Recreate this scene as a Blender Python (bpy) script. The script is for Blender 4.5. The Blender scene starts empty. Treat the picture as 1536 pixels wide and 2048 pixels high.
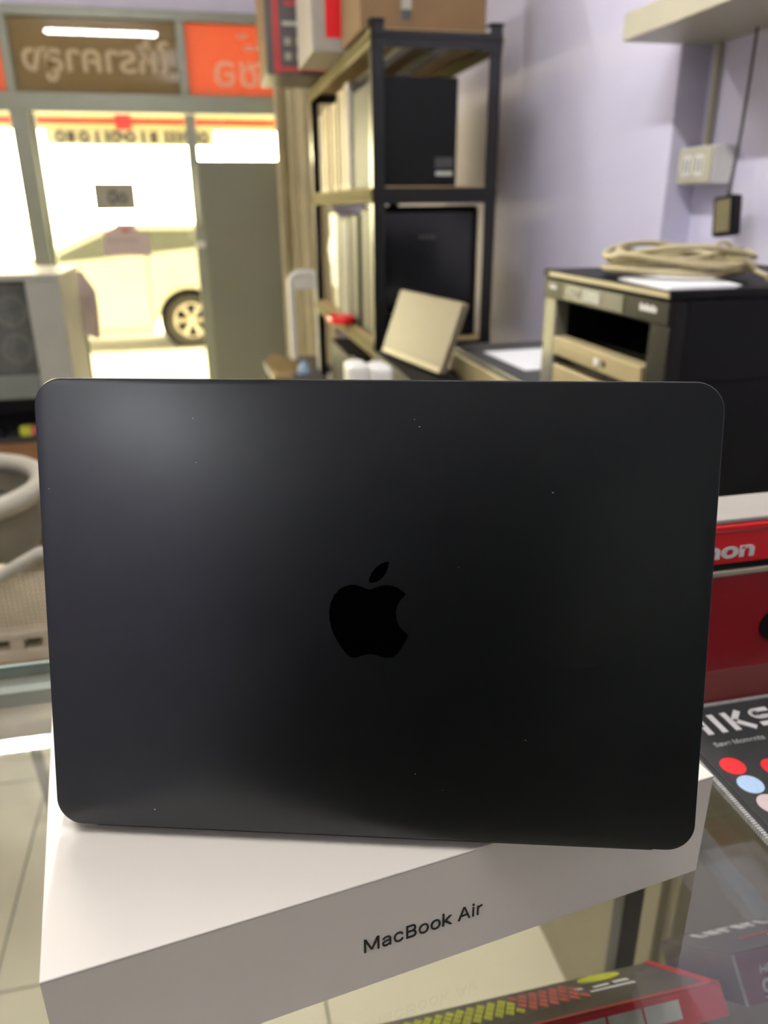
import bpy, bmesh, math, random
from mathutils import Vector, Matrix
random.seed(7)
S = bpy.context.scene
COL = S.collection
PI = math.pi

# ------------------------------------------------------------------ camera
CAM = (0.0, 0.0, 1.35)
cd = bpy.data.cameras.new('camera')
cam = bpy.data.objects.new('camera', cd)
COL.objects.link(cam)
right = Vector((0.9748212, -0.2228559, -0.00767365))
up = Vector((0.08915069, 0.35796018, 0.92947117))
fwd = Vector((0.20439127, 0.90675231, -0.36881493))
M = Matrix.Identity(4)
for i in range(3):
    M[i][0] = right[i]; M[i][1] = up[i]; M[i][2] = -fwd[i]; M[i][3] = CAM[i]
cam.matrix_world = M
cd.sensor_fit = 'VERTICAL'
cd.sensor_height = 36.0
cd.sensor_width = 27.0
cd.lens = 1538.0 / 2048.0 * 36.0
cd.clip_start = 0.01
cd.clip_end = 500
cd.dof.use_dof = True
cd.dof.focus_distance = 0.355
cd.dof.aperture_fstop = 8.0
S.camera = cam

# ------------------------------------------------------------------ world, exposure
W = bpy.data.worlds.new('world'); S.world = W
W.use_nodes = True
bg = W.node_tree.nodes['Background']
bg.inputs[0].default_value = (1.0, 0.88, 0.53, 1)
bg.inputs[1].default_value = 27.0
S.view_settings.view_transform = 'Standard'
S.view_settings.look = 'None'
S.view_settings.gamma = 1.0
S.view_settings.exposure = 0.38
S.view_settings.use_curve_mapping = False
TUBE = 140.0
S.cycles.max_bounces = 10
S.cycles.transparent_max_bounces = 24
S.cycles.sample_clamp_indirect = 6.0

# ------------------------------------------------------------------ materials
def srgb(r, g, b):
    f = lambda c: (c / 255 / 12.92) if c / 255 <= 0.04045 else ((c / 255 + 0.055) / 1.055) ** 2.4
    return (f(r), f(g), f(b))

def mat(name, col, rough=0.5, metal=0.0, var=0.06, scale=30.0, bump=0.0, spec=0.5, coat=0.0, emit=None, es=0.0):
    m = bpy.data.materials.new(name); m.use_nodes = True
    nt = m.node_tree; b = nt.nodes['Principled BSDF']
    tc = nt.nodes.new('ShaderNodeTexCoord')
    n = nt.nodes.new('ShaderNodeTexNoise'); n.inputs['Scale'].default_value = scale; n.inputs['Detail'].default_value = 4
    nt.links.new(tc.outputs['Object'], n.inputs['Vector'])
    r = nt.nodes.new('ShaderNodeValToRGB')
    r.color_ramp.elements[0].position = 0.3; r.color_ramp.elements[1].position = 0.7
    r.color_ramp.elements[0].color = (*[c * (1 - var) for c in col], 1)
    r.color_ramp.elements[1].color = (*[min(1, c * (1 + var)) for c in col], 1)
    nt.links.new(n.outputs['Fac'], r.inputs['Fac'])
    nt.links.new(r.outputs['Color'], b.inputs['Base Color'])
    b.inputs['Roughness'].default_value = rough
    b.inputs['Metallic'].default_value = metal
    b.inputs['Specular IOR Level'].default_value = spec
    b.inputs['Coat Weight'].default_value = coat
    if bump:
        bp = nt.nodes.new('ShaderNodeBump'); bp.inputs['Strength'].default_value = bump; bp.inputs['Distance'].default_value = 0.002
        nt.links.new(n.outputs['Fac'], bp.inputs['Height']); nt.links.new(bp.outputs['Normal'], b.inputs['Normal'])
    if emit:
        b.inputs['Emission Color'].default_value = (*emit, 1); b.inputs['Emission Strength'].default_value = es
    return m

def glass(name, tint=(0.95, 0.97, 0.95), base=0.045, rough=0.0, body=0.0, bodycol=(0.5, 0.5, 0.5), transl=0.0):
    """clear sheet: transparent body, mirror-like coat that grows at grazing angles, optional film"""
    m = bpy.data.materials.new(name); m.use_nodes = True
    nt = m.node_tree; nt.nodes.clear()
    out = nt.nodes.new('ShaderNodeOutputMaterial')
    lw = nt.nodes.new('ShaderNodeLayerWeight'); lw.inputs['Blend'].default_value = 0.5
    p = nt.nodes.new('ShaderNodeMath'); p.operation = 'POWER'; p.inputs[1].default_value = 4.5
    nt.links.new(lw.outputs['Facing'], p.inputs[0])
    ma = nt.nodes.new('ShaderNodeMath'); ma.operation = 'MULTIPLY_ADD'; ma.inputs[1].default_value = 1 - base; ma.inputs[2].default_value = base
    nt.links.new(p.outputs[0], ma.inputs[0])
    tr = nt.nodes.new('ShaderNodeBsdfTransparent'); tr.inputs[0].default_value = (*tint, 1)
    gl = nt.nodes.new('ShaderNodeBsdfGlossy'); gl.inputs['Roughness'].default_value = rough
    cur = tr.outputs[0]
    if body > 0:
        df = nt.nodes.new('ShaderNodeBsdfDiffuse'); df.inputs[0].default_value = (*bodycol, 1)
        tl = nt.nodes.new('ShaderNodeBsdfTranslucent'); tl.inputs[0].default_value = (*bodycol, 1)
        m1 = nt.nodes.new('ShaderNodeMixShader'); m1.inputs[0].default_value = transl
        nt.links.new(df.outputs[0], m1.inputs[1]); nt.links.new(tl.outputs[0], m1.inputs[2])
        m2 = nt.nodes.new('ShaderNodeMixShader'); m2.inputs[0].default_value = body
        nt.links.new(cur, m2.inputs[1]); nt.links.new(m1.outputs[0], m2.inputs[2]); cur = m2.outputs[0]
    mx = nt.nodes.new('ShaderNodeMixShader')
    nt.links.new(ma.outputs[0], mx.inputs[0]); nt.links.new(cur, mx.inputs[1]); nt.links.new(gl.outputs[0], mx.inputs[2])
    nt.links.new(mx.outputs[0], out.inputs['Surface'])
    return m

def emitter(name, col, s):
    m = bpy.data.materials.new(name); m.use_nodes = True
    nt = m.node_tree; nt.nodes.clear()
    o = nt.nodes.new('ShaderNodeOutputMaterial'); e = nt.nodes.new('ShaderNodeEmission')
    e.inputs[0].default_value = (*col, 1); e.inputs[1].default_value = s
    nt.links.new(e.outputs[0], o.inputs['Surface']); return m

M_ = {}
def mk(k, *a, **kw): M_[k] = mat(k, *a, **kw)
mk('lavender_paint', (0.66, 0.635, 0.79), 0.7, var=0.03, scale=4, bump=0.05)
mk('white_ceiling', (0.8, 0.8, 0.8), 0.8, var=0.02, scale=5)
mk('cream_tile', (0.84, 0.77, 0.57), 0.22, var=0.05, scale=3)
mk('grout', (0.16, 0.15, 0.11), 0.8)
mk('alu', srgb(172, 172, 162), 0.4, 0.3, var=0.04, scale=12)
mk('frame_alu', srgb(138, 142, 130), 0.45, 0.2, var=0.04, scale=12)
mk('alu_dark', srgb(120, 125, 120), 0.45, 0.4, var=0.05)
mk('cream_pvc', srgb(205, 195, 160), 0.5, var=0.08, scale=8)
mk('midnight', (0.062, 0.066, 0.070), 0.32, 1.0, var=0.02, scale=60)
mk('logo_black', (0.0005, 0.0005, 0.0005), 0.1, 0.0, var=0.0, spec=0.08)
mk('black_plastic', (0.006, 0.006, 0.0066), 0.5, var=0.1, scale=20, spec=0.15)
mk('black_gloss', (0.008, 0.008, 0.009), 0.15, var=0.1)
mk('dark_grey', (0.045, 0.045, 0.045), 0.45, var=0.1)
mk('black_metal', (0.007, 0.0075, 0.0075), 0.3, 0.0, var=0.1, scale=15, spec=0.4)
mk('beam_window_lit', (0.22, 0.19, 0.09), 0.85, var=0.08, spec=0.1)  # yellow window light on the rack's side beams put into their colour
mk('printer_dark', (0.012, 0.0115, 0.011), 0.35, var=0.15, spec=0.15)
mk('key_black', (0.01, 0.01, 0.011), 0.6)
mk('box_white', (0.81, 0.755, 0.68), 0.42, var=0.012, scale=3)
mk('box_print', (0.745, 0.71, 0.655), 0.36, var=0.012, scale=3)
mk('ink', (0.012, 0.013, 0.013), 0.5, var=0.02)
mk('white_print', (0.8, 0.8, 0.78), 0.5, var=0.05, scale=60)
mk('grey_print', (0.42, 0.42, 0.42), 0.5, var=0.1, scale=60)
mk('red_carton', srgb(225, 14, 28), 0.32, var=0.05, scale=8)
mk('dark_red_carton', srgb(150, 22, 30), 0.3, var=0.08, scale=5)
mk('pale_red_carton', srgb(140, 66, 62), 0.35, var=0.05, scale=10)
mk('white_carton', (0.36, 0.33, 0.29), 0.5, var=0.04)
mk('gold_line', (0.55, 0.5, 0.36), 0.35, 0.5)
mk('mat_cloth', (0.022, 0.022, 0.022), 0.85, var=0.25, scale=900, bump=0.3)
mk('stitch', (0.42, 0.42, 0.40), 0.8, var=0.2, scale=300)
mk('dot_red', srgb(228, 40, 44), 0.7, var=0.04, scale=300)
mk('dot_blue', srgb(170, 198, 228), 0.7, var=0.04, scale=300)
mk('dot_pink', srgb(196, 178, 176), 0.7, var=0.04, scale=300)
mk('cardboard', srgb(114, 88, 57), 0.8, var=0.06, scale=12)
mk('tan_board', srgb(165, 142, 98), 0.85, var=0.08, scale=12)
mk('paper', (0.8, 0.8, 0.82), 0.7, var=0.03)
mk('cream_carton', srgb(205, 190, 150), 0.6, var=0.1, scale=6)
mk('beige_plastic', srgb(165, 150, 112), 0.42, var=0.05)
mk('silver_panel', srgb(120, 120, 108), 0.25, 0.2, var=0.12, scale=30)
mk('cable_beige', srgb(178, 166, 128), 0.45, var=0.08)
mk('laptop_beige', srgb(112, 101, 82), 0.45, 0.0, var=0.03)
mk('white_plastic', (0.74, 0.73, 0.69), 0.4, var=0.03)
mk('cream_laminate', (0.45, 0.43, 0.34), 0.4, var=0.03)
mk('olive_laminate', srgb(160, 150, 120), 0.45, var=0.05, scale=6)
mk('olive_dark', srgb(112, 104, 72), 0.5)
mk('brown_wood', srgb(120, 82, 48), 0.5, var=0.18, scale=9)
mk('chair_grey', srgb(165, 160, 145), 0.45, var=0.05)
mk('chair_mesh', srgb(186, 174, 152), 0.7, var=0.1)
mk('cloth_pink', srgb(222, 206, 200), 0.8, var=0.12, scale=9)
mk('car_white', (0.46, 0.45, 0.41), 0.3, var=0.01, coat=0.3)
mk('car_glass', (0.10, 0.11, 0.10), 0.12, var=0.1)
mk('tyre', (0.035, 0.032, 0.028), 0.8)
mk('rim', (0.55, 0.5, 0.42), 0.35, 0.6)
mk('asphalt', (0.55, 0.52, 0.46), 0.9, var=0.08, scale=2)
mk('sign_grey', srgb(150, 146, 132), 0.5, var=0.05)
mk('red_sticker', srgb(190, 40, 44), 0.5)
mk('yellow_print', srgb(190, 195, 60), 0.5, var=0.15, scale=60)
mk('pink_print', srgb(185, 90, 85), 0.5, var=0.2, scale=60)
mk('teal_print', srgb(140, 165, 155), 0.5, var=0.2, scale=60)
mk('box_dark', srgb(72, 66, 66), 0.35, var=0.08, scale=8)
mk('red_box', srgb(170, 40, 44), 0.35, var=0.06)
mk('maroon_box', srgb(120, 52, 58), 0.4, var=0.06)
mk('label_grey', srgb(175, 178, 168), 0.5, var=0.1, scale=70)
mk('silver_line', (0.5, 0.48, 0.45), 0.3, 0.7)
mk('green_leaf', (0.12, 0.18, 0.04), 0.7, var=0.3, scale=6)
M_['counter_glass'] = glass('counter_glass', (0.985, 0.992, 0.982), 0.05)
M_['side_glass'] = glass('side_glass', (0.975, 0.985, 0.975), 0.045)
M_['door_glass'] = glass('door_glass', (0.97, 0.98, 0.97), 0.04)
M_['dusty_glass'] = glass('dusty_glass', (0.8, 0.82, 0.8), 0.05, body=0.25, bodycol=(0.45, 0.45, 0.42), transl=0.4)
M_['glass_edge'] = mat('glass_edge', srgb(105, 122, 116), 0.2, var=0.1, scale=40)
M_['orange_film'] = glass('orange_film', (0.8, 0.2, 0.08), 0.02, rough=0.4, body=0.92, bodycol=(0.66, 0.23, 0.11), transl=0.45)
M_['brown_film'] = glass('brown_film', (0.4, 0.32, 0.2), 0.05, body=0.93, bodycol=(0.26, 0.20, 0.10), transl=0.38)
M_['dark_film'] = glass('dark_film', (0.2, 0.2, 0.17), 0.06, rough=0.12, body=0.97, bodycol=(0.235, 0.24, 0.20), transl=0.12)
M_['letter_film'] = glass('letter_film', (0.9, 0.85, 0.6), 0.03, body=0.95, bodycol=(0.98, 0.90, 0.70), transl=0.62)
M_['valance_film'] = glass('valance_film', (0.9, 0.85, 0.6), 0.02, rough=0.4, body=0.97, bodycol=(0.55, 0.49, 0.30), transl=0.30)
M_['valance_pale'] = glass('valance_pale', (0.9, 0.88, 0.75), 0.02, rough=0.4, body=0.985, bodycol=(0.62, 0.60, 0.50), transl=0.30)
M_['tube'] = emitter('tube_light', (1.0, 0.985, 0.96), TUBE)

# ------------------------------------------------------------------ mesh helpers
def nbm(): return bmesh.new()

def bx(bm, x0, x1, y0, y1, z0, z1, bev=0.0, mtx=None):
    r = bmesh.ops.create_cube(bm, size=1.0)
    vs = r['verts']
    for v in vs:
        v.co = Vector(((x0 + x1) / 2 + v.co.x * (x1 - x0), (y0 + y1) / 2 + v.co.y * (y1 - y0), (z0 + z1) / 2 + v.co.z * (z1 - z0)))
    if bev > 0:
        es = list({e for v in vs for e in v.link_edges})
        rr = bmesh.ops.bevel(bm, geom=es, offset=bev, segments=2, affect='EDGES', profile=0.5)
        vs = list({v for f in rr['faces'] for v in f.verts} | {v for v in vs if v.is_valid})
    if mtx is not None:
        bmesh.ops.transform(bm, matrix=mtx, verts=vs)
    return vs

def cyl(bm, p0, p1, r0, r1=None, n=16):
    p0 = Vector(p0); p1 = Vector(p1); r1 = r0 if r1 is None else r1
    d = p1 - p0; q = d.to_track_quat('Z', 'Y').to_matrix().to_4x4()
    mt = Matrix.Translation((p0 + p1) / 2) @ q
    return bmesh.ops.create_cone(bm, cap_ends=True, segments=n, radius1=r0, radius2=r1, depth=d.length, matrix=mt)['verts']

def tube(bm, pts, r, n=8, closed=False):
    pts = [Vector(p) for p in pts]; rings = []
    L = len(pts); prev = None
    for i, p in enumerate(pts):
        if closed: t = pts[(i + 1) % L] - pts[i - 1]
        else: t = pts[min(i + 1, L - 1)] - pts[max(i - 1, 0)]
        t.normalize()
        if prev is None:
            a = Vector((0, 0, 1)) if abs(t.z) < 0.9 else Vector((1, 0, 0))
            u = t.cross(a).normalized()
        else:
            u = (prev - t * prev.dot(t)).normalized()
        prev = u; w = t.cross(u)
        rad = r[i] if isinstance(r, (list, tuple)) else r
        rings.append([bm.verts.new(p + (u * math.cos(2 * PI * k / n) + w * math.sin(2 * PI * k / n)) * rad) for k in range(n)])
    rng = range(L) if closed else range(L - 1)
    for i in rng:
        A = rings[i]; B = rings[(i + 1) % L]
        for k in range(n):
            bm.faces.new((A[k], A[(k + 1) % n], B[(k + 1) % n], B[k]))
    if not closed:
        bm.faces.new(rings[0][::-1]); bm.faces.new(rings[-1])

def prism(bm, poly, mtx, depth, bev=0.0):
    """polygon in local xy, extruded to -z by depth, then placed by mtx"""
    vs = [bm.verts.new((x, y, 0)) for x, y in poly]
    f = bm.faces.new(vs)
    r = bmesh.ops.extrude_face_region(bm, geom=[f])
    nv = [g for g in r['geom'] if isinstance(g, bmesh.types.BMVert)]
    for v in nv: v.co.z -= depth
    allv = vs + nv
    if bev > 0:
        es = [e for e in {e for v in allv for e in v.link_edges} if abs(e.verts[0].co.z - e.verts[1].co.z) < 1e-9]
        rr = bmesh.ops.bevel(bm, geom=es, offset=bev, segments=2, affect='EDGES', profile=0.5)
        allv = list({v for ff in rr['faces'] for v in ff.verts} | {v for v in allv if v.is_valid})
    bmesh.ops.transform(bm, matrix=mtx, verts=[v for v in allv if v.is_valid])

def rrect(w, h, r, n=10, x0=None, y0=0.0):
    x0 = -w / 2 if x0 is None else x0
    pts = []
    for cx, cy, a in ((x0 + w - r, y0 + r, -90), (x0 + w - r, y0 + h - r, 0), (x0 + r, y0 + h - r, 90), (x0 + r, y0 + r, 180)):
        for k in range(n + 1):
            t = math.radians(a + 90 * k / n); pts.append((cx + r * math.cos(t), cy + r * math.sin(t)))
    return pts

def disc(r, n=32, cx=0, cy=0, sy=1.0):
    return [(cx + r * math.cos(2 * PI * k / n), cy + sy * r * math.sin(2 * PI * k / n)) for k in range(n)]

def basis(o, x, y):
    x = Vector(x).normalized(); y = Vector(y); y = (y - x * y.dot(x)).normalized(); z = x.cross(y)
    m = Matrix.Identity(4)
    for i in range(3): m[i][0] = x[i]; m[i][1] = y[i]; m[i][2] = z[i]; m[i][3] = o[i]
    return m

def obj(name, bm, material, parent=None, smooth=False, kind=None):
    bmesh.ops.recalc_face_normals(bm, faces=bm.faces[:])
    me = bpy.data.meshes.new(name); bm.to_mesh(me); bm.free()
    me.materials.append(M_[material] if isinstance(material, str) else material)
    if smooth:
        for p in me.polygons: p.use_smooth = True
        try: me.set_sharp_from_angle(angle=math.radians(40))
        except Exception: pass
    o = bpy.data.objects.new(name, me); COL.objects.link(o)
    if parent is not None:
        o.parent = parent
        # geometry is written in room coordinates: keep it there
        base = parent; off = Vector((0, 0, 0))
        while base is not None: off += base.location; base = base.parent
        me.transform(Matrix.Translation(-off)) if not parent.get('_local') else None
    if kind: o['kind'] = kind
    return o

def thing(name, label, cat, loc=(0, 0, 0), group=None):
    o = bpy.data.objects.new(name, None); COL.objects.link(o); o.location = loc
    o.empty_display_size = 0.05
    o['label'] = label; o['category'] = cat
    if group: o['group'] = group
    return o

def solo(name, label, cat, bm, material, loc=(0, 0, 0), group=None, smooth=False, kind=None):
    o = obj(name, bm, material, None, smooth, kind)
    o.data.transform(Matrix.Translation(-Vector(loc))); o.location = loc
    o['label'] = label; o['category'] = cat
    if group: o['group'] = group
    return o

def struct(name, bm, material, parent=None, smooth=False):
    o = obj(name, bm, material, parent, smooth)
    if parent is None: o['kind'] = 'structure'
    return o

def box_part(name, dims, material, parent, bev=0.0):
    bm = nbm(); bx(bm, *dims, bev); return obj(name, bm, material, parent)

try:
    import os
    FONT = bpy.data.fonts.load(os.path.join(bpy.utils.system_resource('DATAFILES'), 'fonts', 'Inter.woff2'))
except Exception:
    FONT = None

def text_bm(txt, size, mtx, depth=0.0004, bold=0.0, spacing=1.0, shear=0.0, align='LEFT', fitw=None):
    c = bpy.data.curves.new('lettering', 'FONT'); c.body = txt; c.size = size
    if FONT is not None and txt.isascii(): c.font = FONT
    c.extrude = depth / 2
    c.offset = bold; c.space_character = spacing; c.shear = shear; c.align_x = align; c.resolution_u = 6
    o = bpy.data.objects.new('lettering', c); COL.objects.link(o)
    bpy.context.view_layer.update()
    dg = bpy.context.evaluated_depsgraph_get()
    me = bpy.data.meshes.new_from_object(o.evaluated_get(dg))
    bpy.data.objects.remove(o); bpy.data.curves.remove(c)
    if fitw:
        xs = [v.co.x for v in me.vertices]
        if xs:
            k = fitw / (max(xs) - min(xs)); x0 = min(xs)
            me.transform(Matrix.Diagonal((k, 1, 1, 1)) @ Matrix.Translation((-x0, 0, 0)))
    me.transform(mtx)
    bm = bmesh.new(); bm.from_mesh(me); bpy.data.meshes.remove(me)
    return bm

# ================================================================== THE ROOM
XL, XR, XP, YB, YW, ZC = -3.2, 1.222, 1.14, -2.4, 5.5, 2.82
YE = 1.86          # where the thicker part of the right wall begins
# floor: slab with single tiles
bm = nbm(); bx(bm, XL - 0.1, XR + 0.1, YB - 0.1, YW + 0.1, -0.12, -0.004)
floor = struct('floor', bm, 'grout')
bm = nbm(); bx(bm, 0.002, 0.598, 0.002, 0.598, -0.006, 0.0, 0.0012)
bmesh.ops.recalc_face_normals(bm, faces=bm.faces[:])
tile_me = bpy.data.meshes.new('tile'); bm.to_mesh(tile_me); bm.free(); tile_me.materials.append(M_['cream_tile'])
for i in range(-5, 3):
    for j in range(-6, 8):
        x = -0.496 + 0.6 * i; y = 1.134 + 0.6 * j
        if x + 0.6 < XL or x > XR or y + 0.6 < YB or y > YW: continue
        t = bpy.data.objects.new('tile', tile_me); COL.objects.link(t); t.parent = floor; t.location = (x, y, 0)
        t.rotation_euler.z = 0
bm = nbm(); bx(bm, XL - 0.1, XR + 0.1, YB - 0.1, YW + 0.1, ZC, ZC + 0.1); struct('ceiling', bm, 'white_ceiling')
bm = nbm(); bx(bm, XR, XR + 0.12, YB - 0.1, YW + 0.1, 0, ZC); bx(bm, XP, XR + 0.01, YE, YW, 0, ZC, 0.004); struct('wall_right', bm, 'lavender_paint')
bm = nbm(); bx(bm, XL - 0.12, XL, YB - 0.1, YW + 0.1, 0, ZC); struct('wall_left', bm, 'lavender_paint')
bm = nbm(); bx(bm, XL - 0.1, XR + 0.1, YB - 0.12, YB, 0, ZC); struct('wall_back', bm, 'lavender_paint')
bm = nbm(); bx(bm, XL, XP, YW, YW + 0.12, 2.435, ZC); bx(bm, XL, -2.3, YW, YW + 0.12, 0, 2.435); bx(bm, 0.62, XP, YW, YW + 0.12, 0, 2.435)
struct('wall_front', bm, 'lavender_paint')

# shop front: transom lights, door, side panes
def frame_part(name, dims, parent, m='frame_alu'): return box_part(name, dims, m, parent, 0.004)
w1 = thing('window_1', 'row of tinted lights above the shop door, lettered in film', 'window', (-0.8, YW, 2.0)); w1['kind'] = 'structure'
del w1['category']
frame_part('rail', (-2.3, 0.62, YW - 0.04, YW + 0.06, 2.385, 2.44), w1)
frame_part('rail', (-2.3, 0.62, YW - 0.045, YW + 0.06, 1.895, 1.998), w1)
frame_part('mullion', (-1.012, -0.962, YW - 0.04, YW + 0.06, 1.998, 2.385), w1)
frame_part('mullion', (-0.02, 0.03, YW - 0.04, YW + 0.06, 1.998, 2.385), w1)
frame_part('mullion', (-2.3, -2.25, YW - 0.04, YW + 0.06, 1.998, 2.385), w1)
box_part('pane', (-2.25, -1.012, YW, YW + 0.008, 1.998, 2.385), 'orange_film', w1)
pb = box_part('pane', (-0.962, -0.02, YW, YW + 0.008, 1.998, 2.385), 'brown_film', w1)
po = box_part('pane', (0.03, 0.62, YW, YW + 0.008, 1.998, 2.385), 'orange_film', w1)
# lettering is on the outer face and reads reversed from inside
mir = lambda x, z: Matrix.Translation((x, YW - 0.002, z)) @ basis((0, 0, 0), (-1, 0, 0), (0, 0, 1))
obj('lettering', text_bm('ให้ราคาสูง', 0.20, mir(-0.07, 2.115), 0.002, 0.004, fitw=0.84), 'letter_film', pb)
obj('lettering', text_bm('ซอ', 0.235, mir(0.465, 2.055), 0.002, 0.004, fitw=0.275), 'letter_film', po)
for (cx_, cz_, rx_, k_) in ((0.375, 2.325, 0.036, 0.36), (0.418, 2.262, 0.046, 0.32)):
    bm = nbm(); prism(bm, disc(rx_, 20, cx_, cz_ * 0 , k_), basis((0, YW - 0.001, cz_), (1, 0, 0), (0, 0, 1)), 0.002); obj('letter_mark', bm, 'letter_film', po)

w2 = thing('window_2', 'clear pane left of the shop door', 'window', (-1.6, YW, 0)); w2['kind'] = 'structure'; del w2['category']
frame_part('rail', (-2.3, -1.015, YW - 0.03, YW + 0.05, 0.0, 0.10), w2)
frame_part('jamb', (-1.02, -0.915, YW - 0.05, YW + 0.06, 0.0, 1.895), w2)
frame_part('jamb', (-2.3, -2.22, YW - 0.03, YW + 0.05, 0.0, 1.895), w2)
box_part('pane', (-2.22, -1.02, YW + 0.01, YW + 0.018, 0.10, 1.895), 'door_glass', w2)

d1 = thing('door_1', 'glass shop door with slim metal stiles', 'door', (-0.45, YW, 0)); d1['kind'] = 'structure'; del d1['category']
frame_part('stile', (-0.912, -0.885, YW - 0.015, YW + 0.025, 0.01, 1.89), d1)
frame_part('stile', (-0.015, 0.05, YW - 0.015, YW + 0.025, 0.01, 1.89), d1)
frame_part('rail', (-0.885, -0.005, YW - 0.015, YW + 0.025, 0.01, 0.09), d1)
dg = box_part('pane', (-0.885, -0.005, YW, YW + 0.008, 0.09, 1.89), 'door_glass', d1)
bm = nbm(); tube(bm, [(0.03, YW - 0.015, 1.26), (0.03, YW - 0.06, 1.26), (0.03, YW - 0.06, 1.60), (0.03, YW - 0.015, 1.60)], 0.011, 10); obj('pull_handle', bm, 'alu', d1, True)
bm = nbm(); bx(bm, 0.0, 0.075, YW - 0.04, YW - 0.012, 1.11, 1.15, 0.006); obj('lock', bm, 'white_plastic', d1)
w3 = thing('window_3', 'side pane right of the shop door', 'window', (0.33, YW, 0)); w3['kind'] = 'structure'; del w3['category']
frame_part('jamb', (0.565, 0.62, YW - 0.03, YW + 0.05, 0.0, 1.895), w3)
box_part('pane', (0.052, 0.565, YW + 0.012, YW + 0.02, 0.0, 1.895), 'door_glass', w3)
bm = nbm(); bx(bm, 0.046, 0.60, YW - 0.06, YW - 0.032, 0.005, 1.632, 0.003)
solo('dark_panel', 'tall dark grey glossy board standing against the side pane right of the door', 'panel', bm, 'dark_film', (0.33, YW - 0.045, 0.005))

# outside ground
bm = nbm(); bx(bm, -60, 60, YW + 0.12, 120, -0.4, -0.28)
o = struct('street', bm, 'asphalt')
bm = nbm(); bx(bm, -8, 6, YW + 0.12, YW + 1.2, -0.28, -0.02, 0.01)
struct('doorstep', bm, 'asphalt')

# the shop house above and beside the shop front, with an unseen awning made deep to shade the car
bm = nbm(); bx(bm, -9, XL - 0.13, YW, YW + 0.12, -0.28, 9); bx(bm, XR + 0.13, 9, YW, YW + 0.12, -0.28, 9); bx(bm, XL - 0.13, XR + 0.13, YW, YW + 0.12, ZC + 0.11, 9)
struct('wall_facade', bm, 'sign_grey')
bm = nbm(); bx(bm, -9, 9, YW + 0.121, YW + 4.2, 2.755, 2.80)
struct('shade_awning_1', bm, 'sign_grey')

vl = thing('awning_valance', 'cream banner hung from the awning with a red band and letters seen from behind', 'banner', (-0.6, YW + 3.18, 2.05))
VY = YW + 3.18
box_part('sheet', (-6, 6, VY, VY + 0.004, 2.06, 2.75), 'valance_film', vl)
box_part('red_band', (-6, 6, VY - 0.003, VY - 0.0005, 2.115, 2.165), 'red_sticker', vl)
box_part('red_knot', (-0.68, -0.53, VY - 0.006, VY - 0.0032, 2.07, 2.21), 'red_sticker', vl)
box_part('hem', (-6, 6, VY - 0.003, VY - 0.0005, 2.06, 2.075), 'gold_line', vl)
box_part('glare_backing', (-1.34, 0.26, VY + 0.0042, VY + 0.008, 1.925, 2.06), 'valance_pale', vl)  # pale backing added to dim the bright sky behind the letters
for x, k in ((-1.20, 'o'), (-1.10, '#'), (-0.98, 'o'), (-0.86, 'i'), (-0.77, 'i'), (-0.69, 'o'), (-0.62, '/'), (-0.55, 'o'), (-0.43, 'i'), (-0.33, '#'), (-0.21, 'i'), (-0.15, 'i'), (-0.09, 'i'), (-0.01, 'o'), (0.08, 'i'), (0.15, 'o')):
    bm = nbm()
    if k == 'o': tube(bm, [(x + 0.036 * math.cos(a), VY - 0.02, 1.998 + 0.042 * math.sin(a)) for a in [2 * PI * q / 18 for q in range(18)]], 0.019, 6, True)
    elif k == '#': bx(bm, x - 0.036, x + 0.036, VY - 0.02, VY + 0.003, 1.95, 2.05)
    elif k == 'i': bx(bm, x - 0.018, x + 0.018, VY - 0.02, VY + 0.003, 1.94, 2.055)
    else: tube(bm, [(x - 0.05, VY - 0.02, 2.045), (x + 0.06, VY - 0.02, 1.96)], 0.02, 6)
    obj('letter', bm, 'box_dark', vl)

# ================================================================== LAPTOP ON ITS CARTON
GZ = 0.998                       # top of the counter glass
HX, HY, HZ = 0.0533, 0.2787, 1.0708
a = math.radians(-16.73)
ex = Vector((math.cos(a), math.sin(a), 0)); ey = Vector((-math.sin(a), math.cos(a), 0)); ez = Vector((0, 0, 1))
BT = 1.0653                      # top of the carton
lap = thing('laptop', 'dark blue-black open laptop on the white carton, back of its lid to the viewer', 'laptop', (HX, HY, BT))
tl = math.radians(13.35)
lup = ey * math.sin(tl) + ez * math.cos(tl)
LM = basis((HX, HY, HZ), ex, lup)
if LM.col[2].xyz.dot(ey) > 0: pass
# lid outer face looks to -ey: with x=ex, y=lup, z = ex x lup points to -ey
bm = nbm(); prism(bm, rrect(0.3041, 0.215, 0.0128, 12), LM, 0.0042, 0.0009)
lid = obj('lid', bm, 'midnight', lap, True)
body = [(0.25, 121.07), (-1.36, 121.59), (-3.5, 122.45), (-5.64, 123.07), (-7.78, 123.17), (-10.64, 122.48), (-13.15, 120.97), (-15.67, 118.16), (-17.3, 114.44), (-17.97, 110.36), (-17.81, 106.66), (-17.0, 102.59), (-15.75, 99.26), (-13.96, 95.95), (-11.8, 92.64), (-10.0, 90.43), (-8.55, 89.27), (-6.92, 88.72), (-5.29, 88.87), (-3.12, 89.8), (-0.96, 90.5), (1.2, 90.74), (3.37, 90.43), (5.53, 89.66), (7.69, 89.12), (9.85, 89.18), (11.47, 89.72), (13.43, 91.45), (15.2, 94.11), (16.96, 97.14), (18.19, 99.77), (18.01, 100.51), (16.21, 101.94), (14.05, 104.29), (12.78, 107.4), (12.51, 111.08), (13.09, 114.03), (14.67, 116.82), (16.95, 119.17), (15.7, 120.49), (13.21, 122.26), (10.72, 123.12), (8.24, 123.36), (5.75, 123.02), (3.62, 122.24), (1.85, 121.47)]
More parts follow.
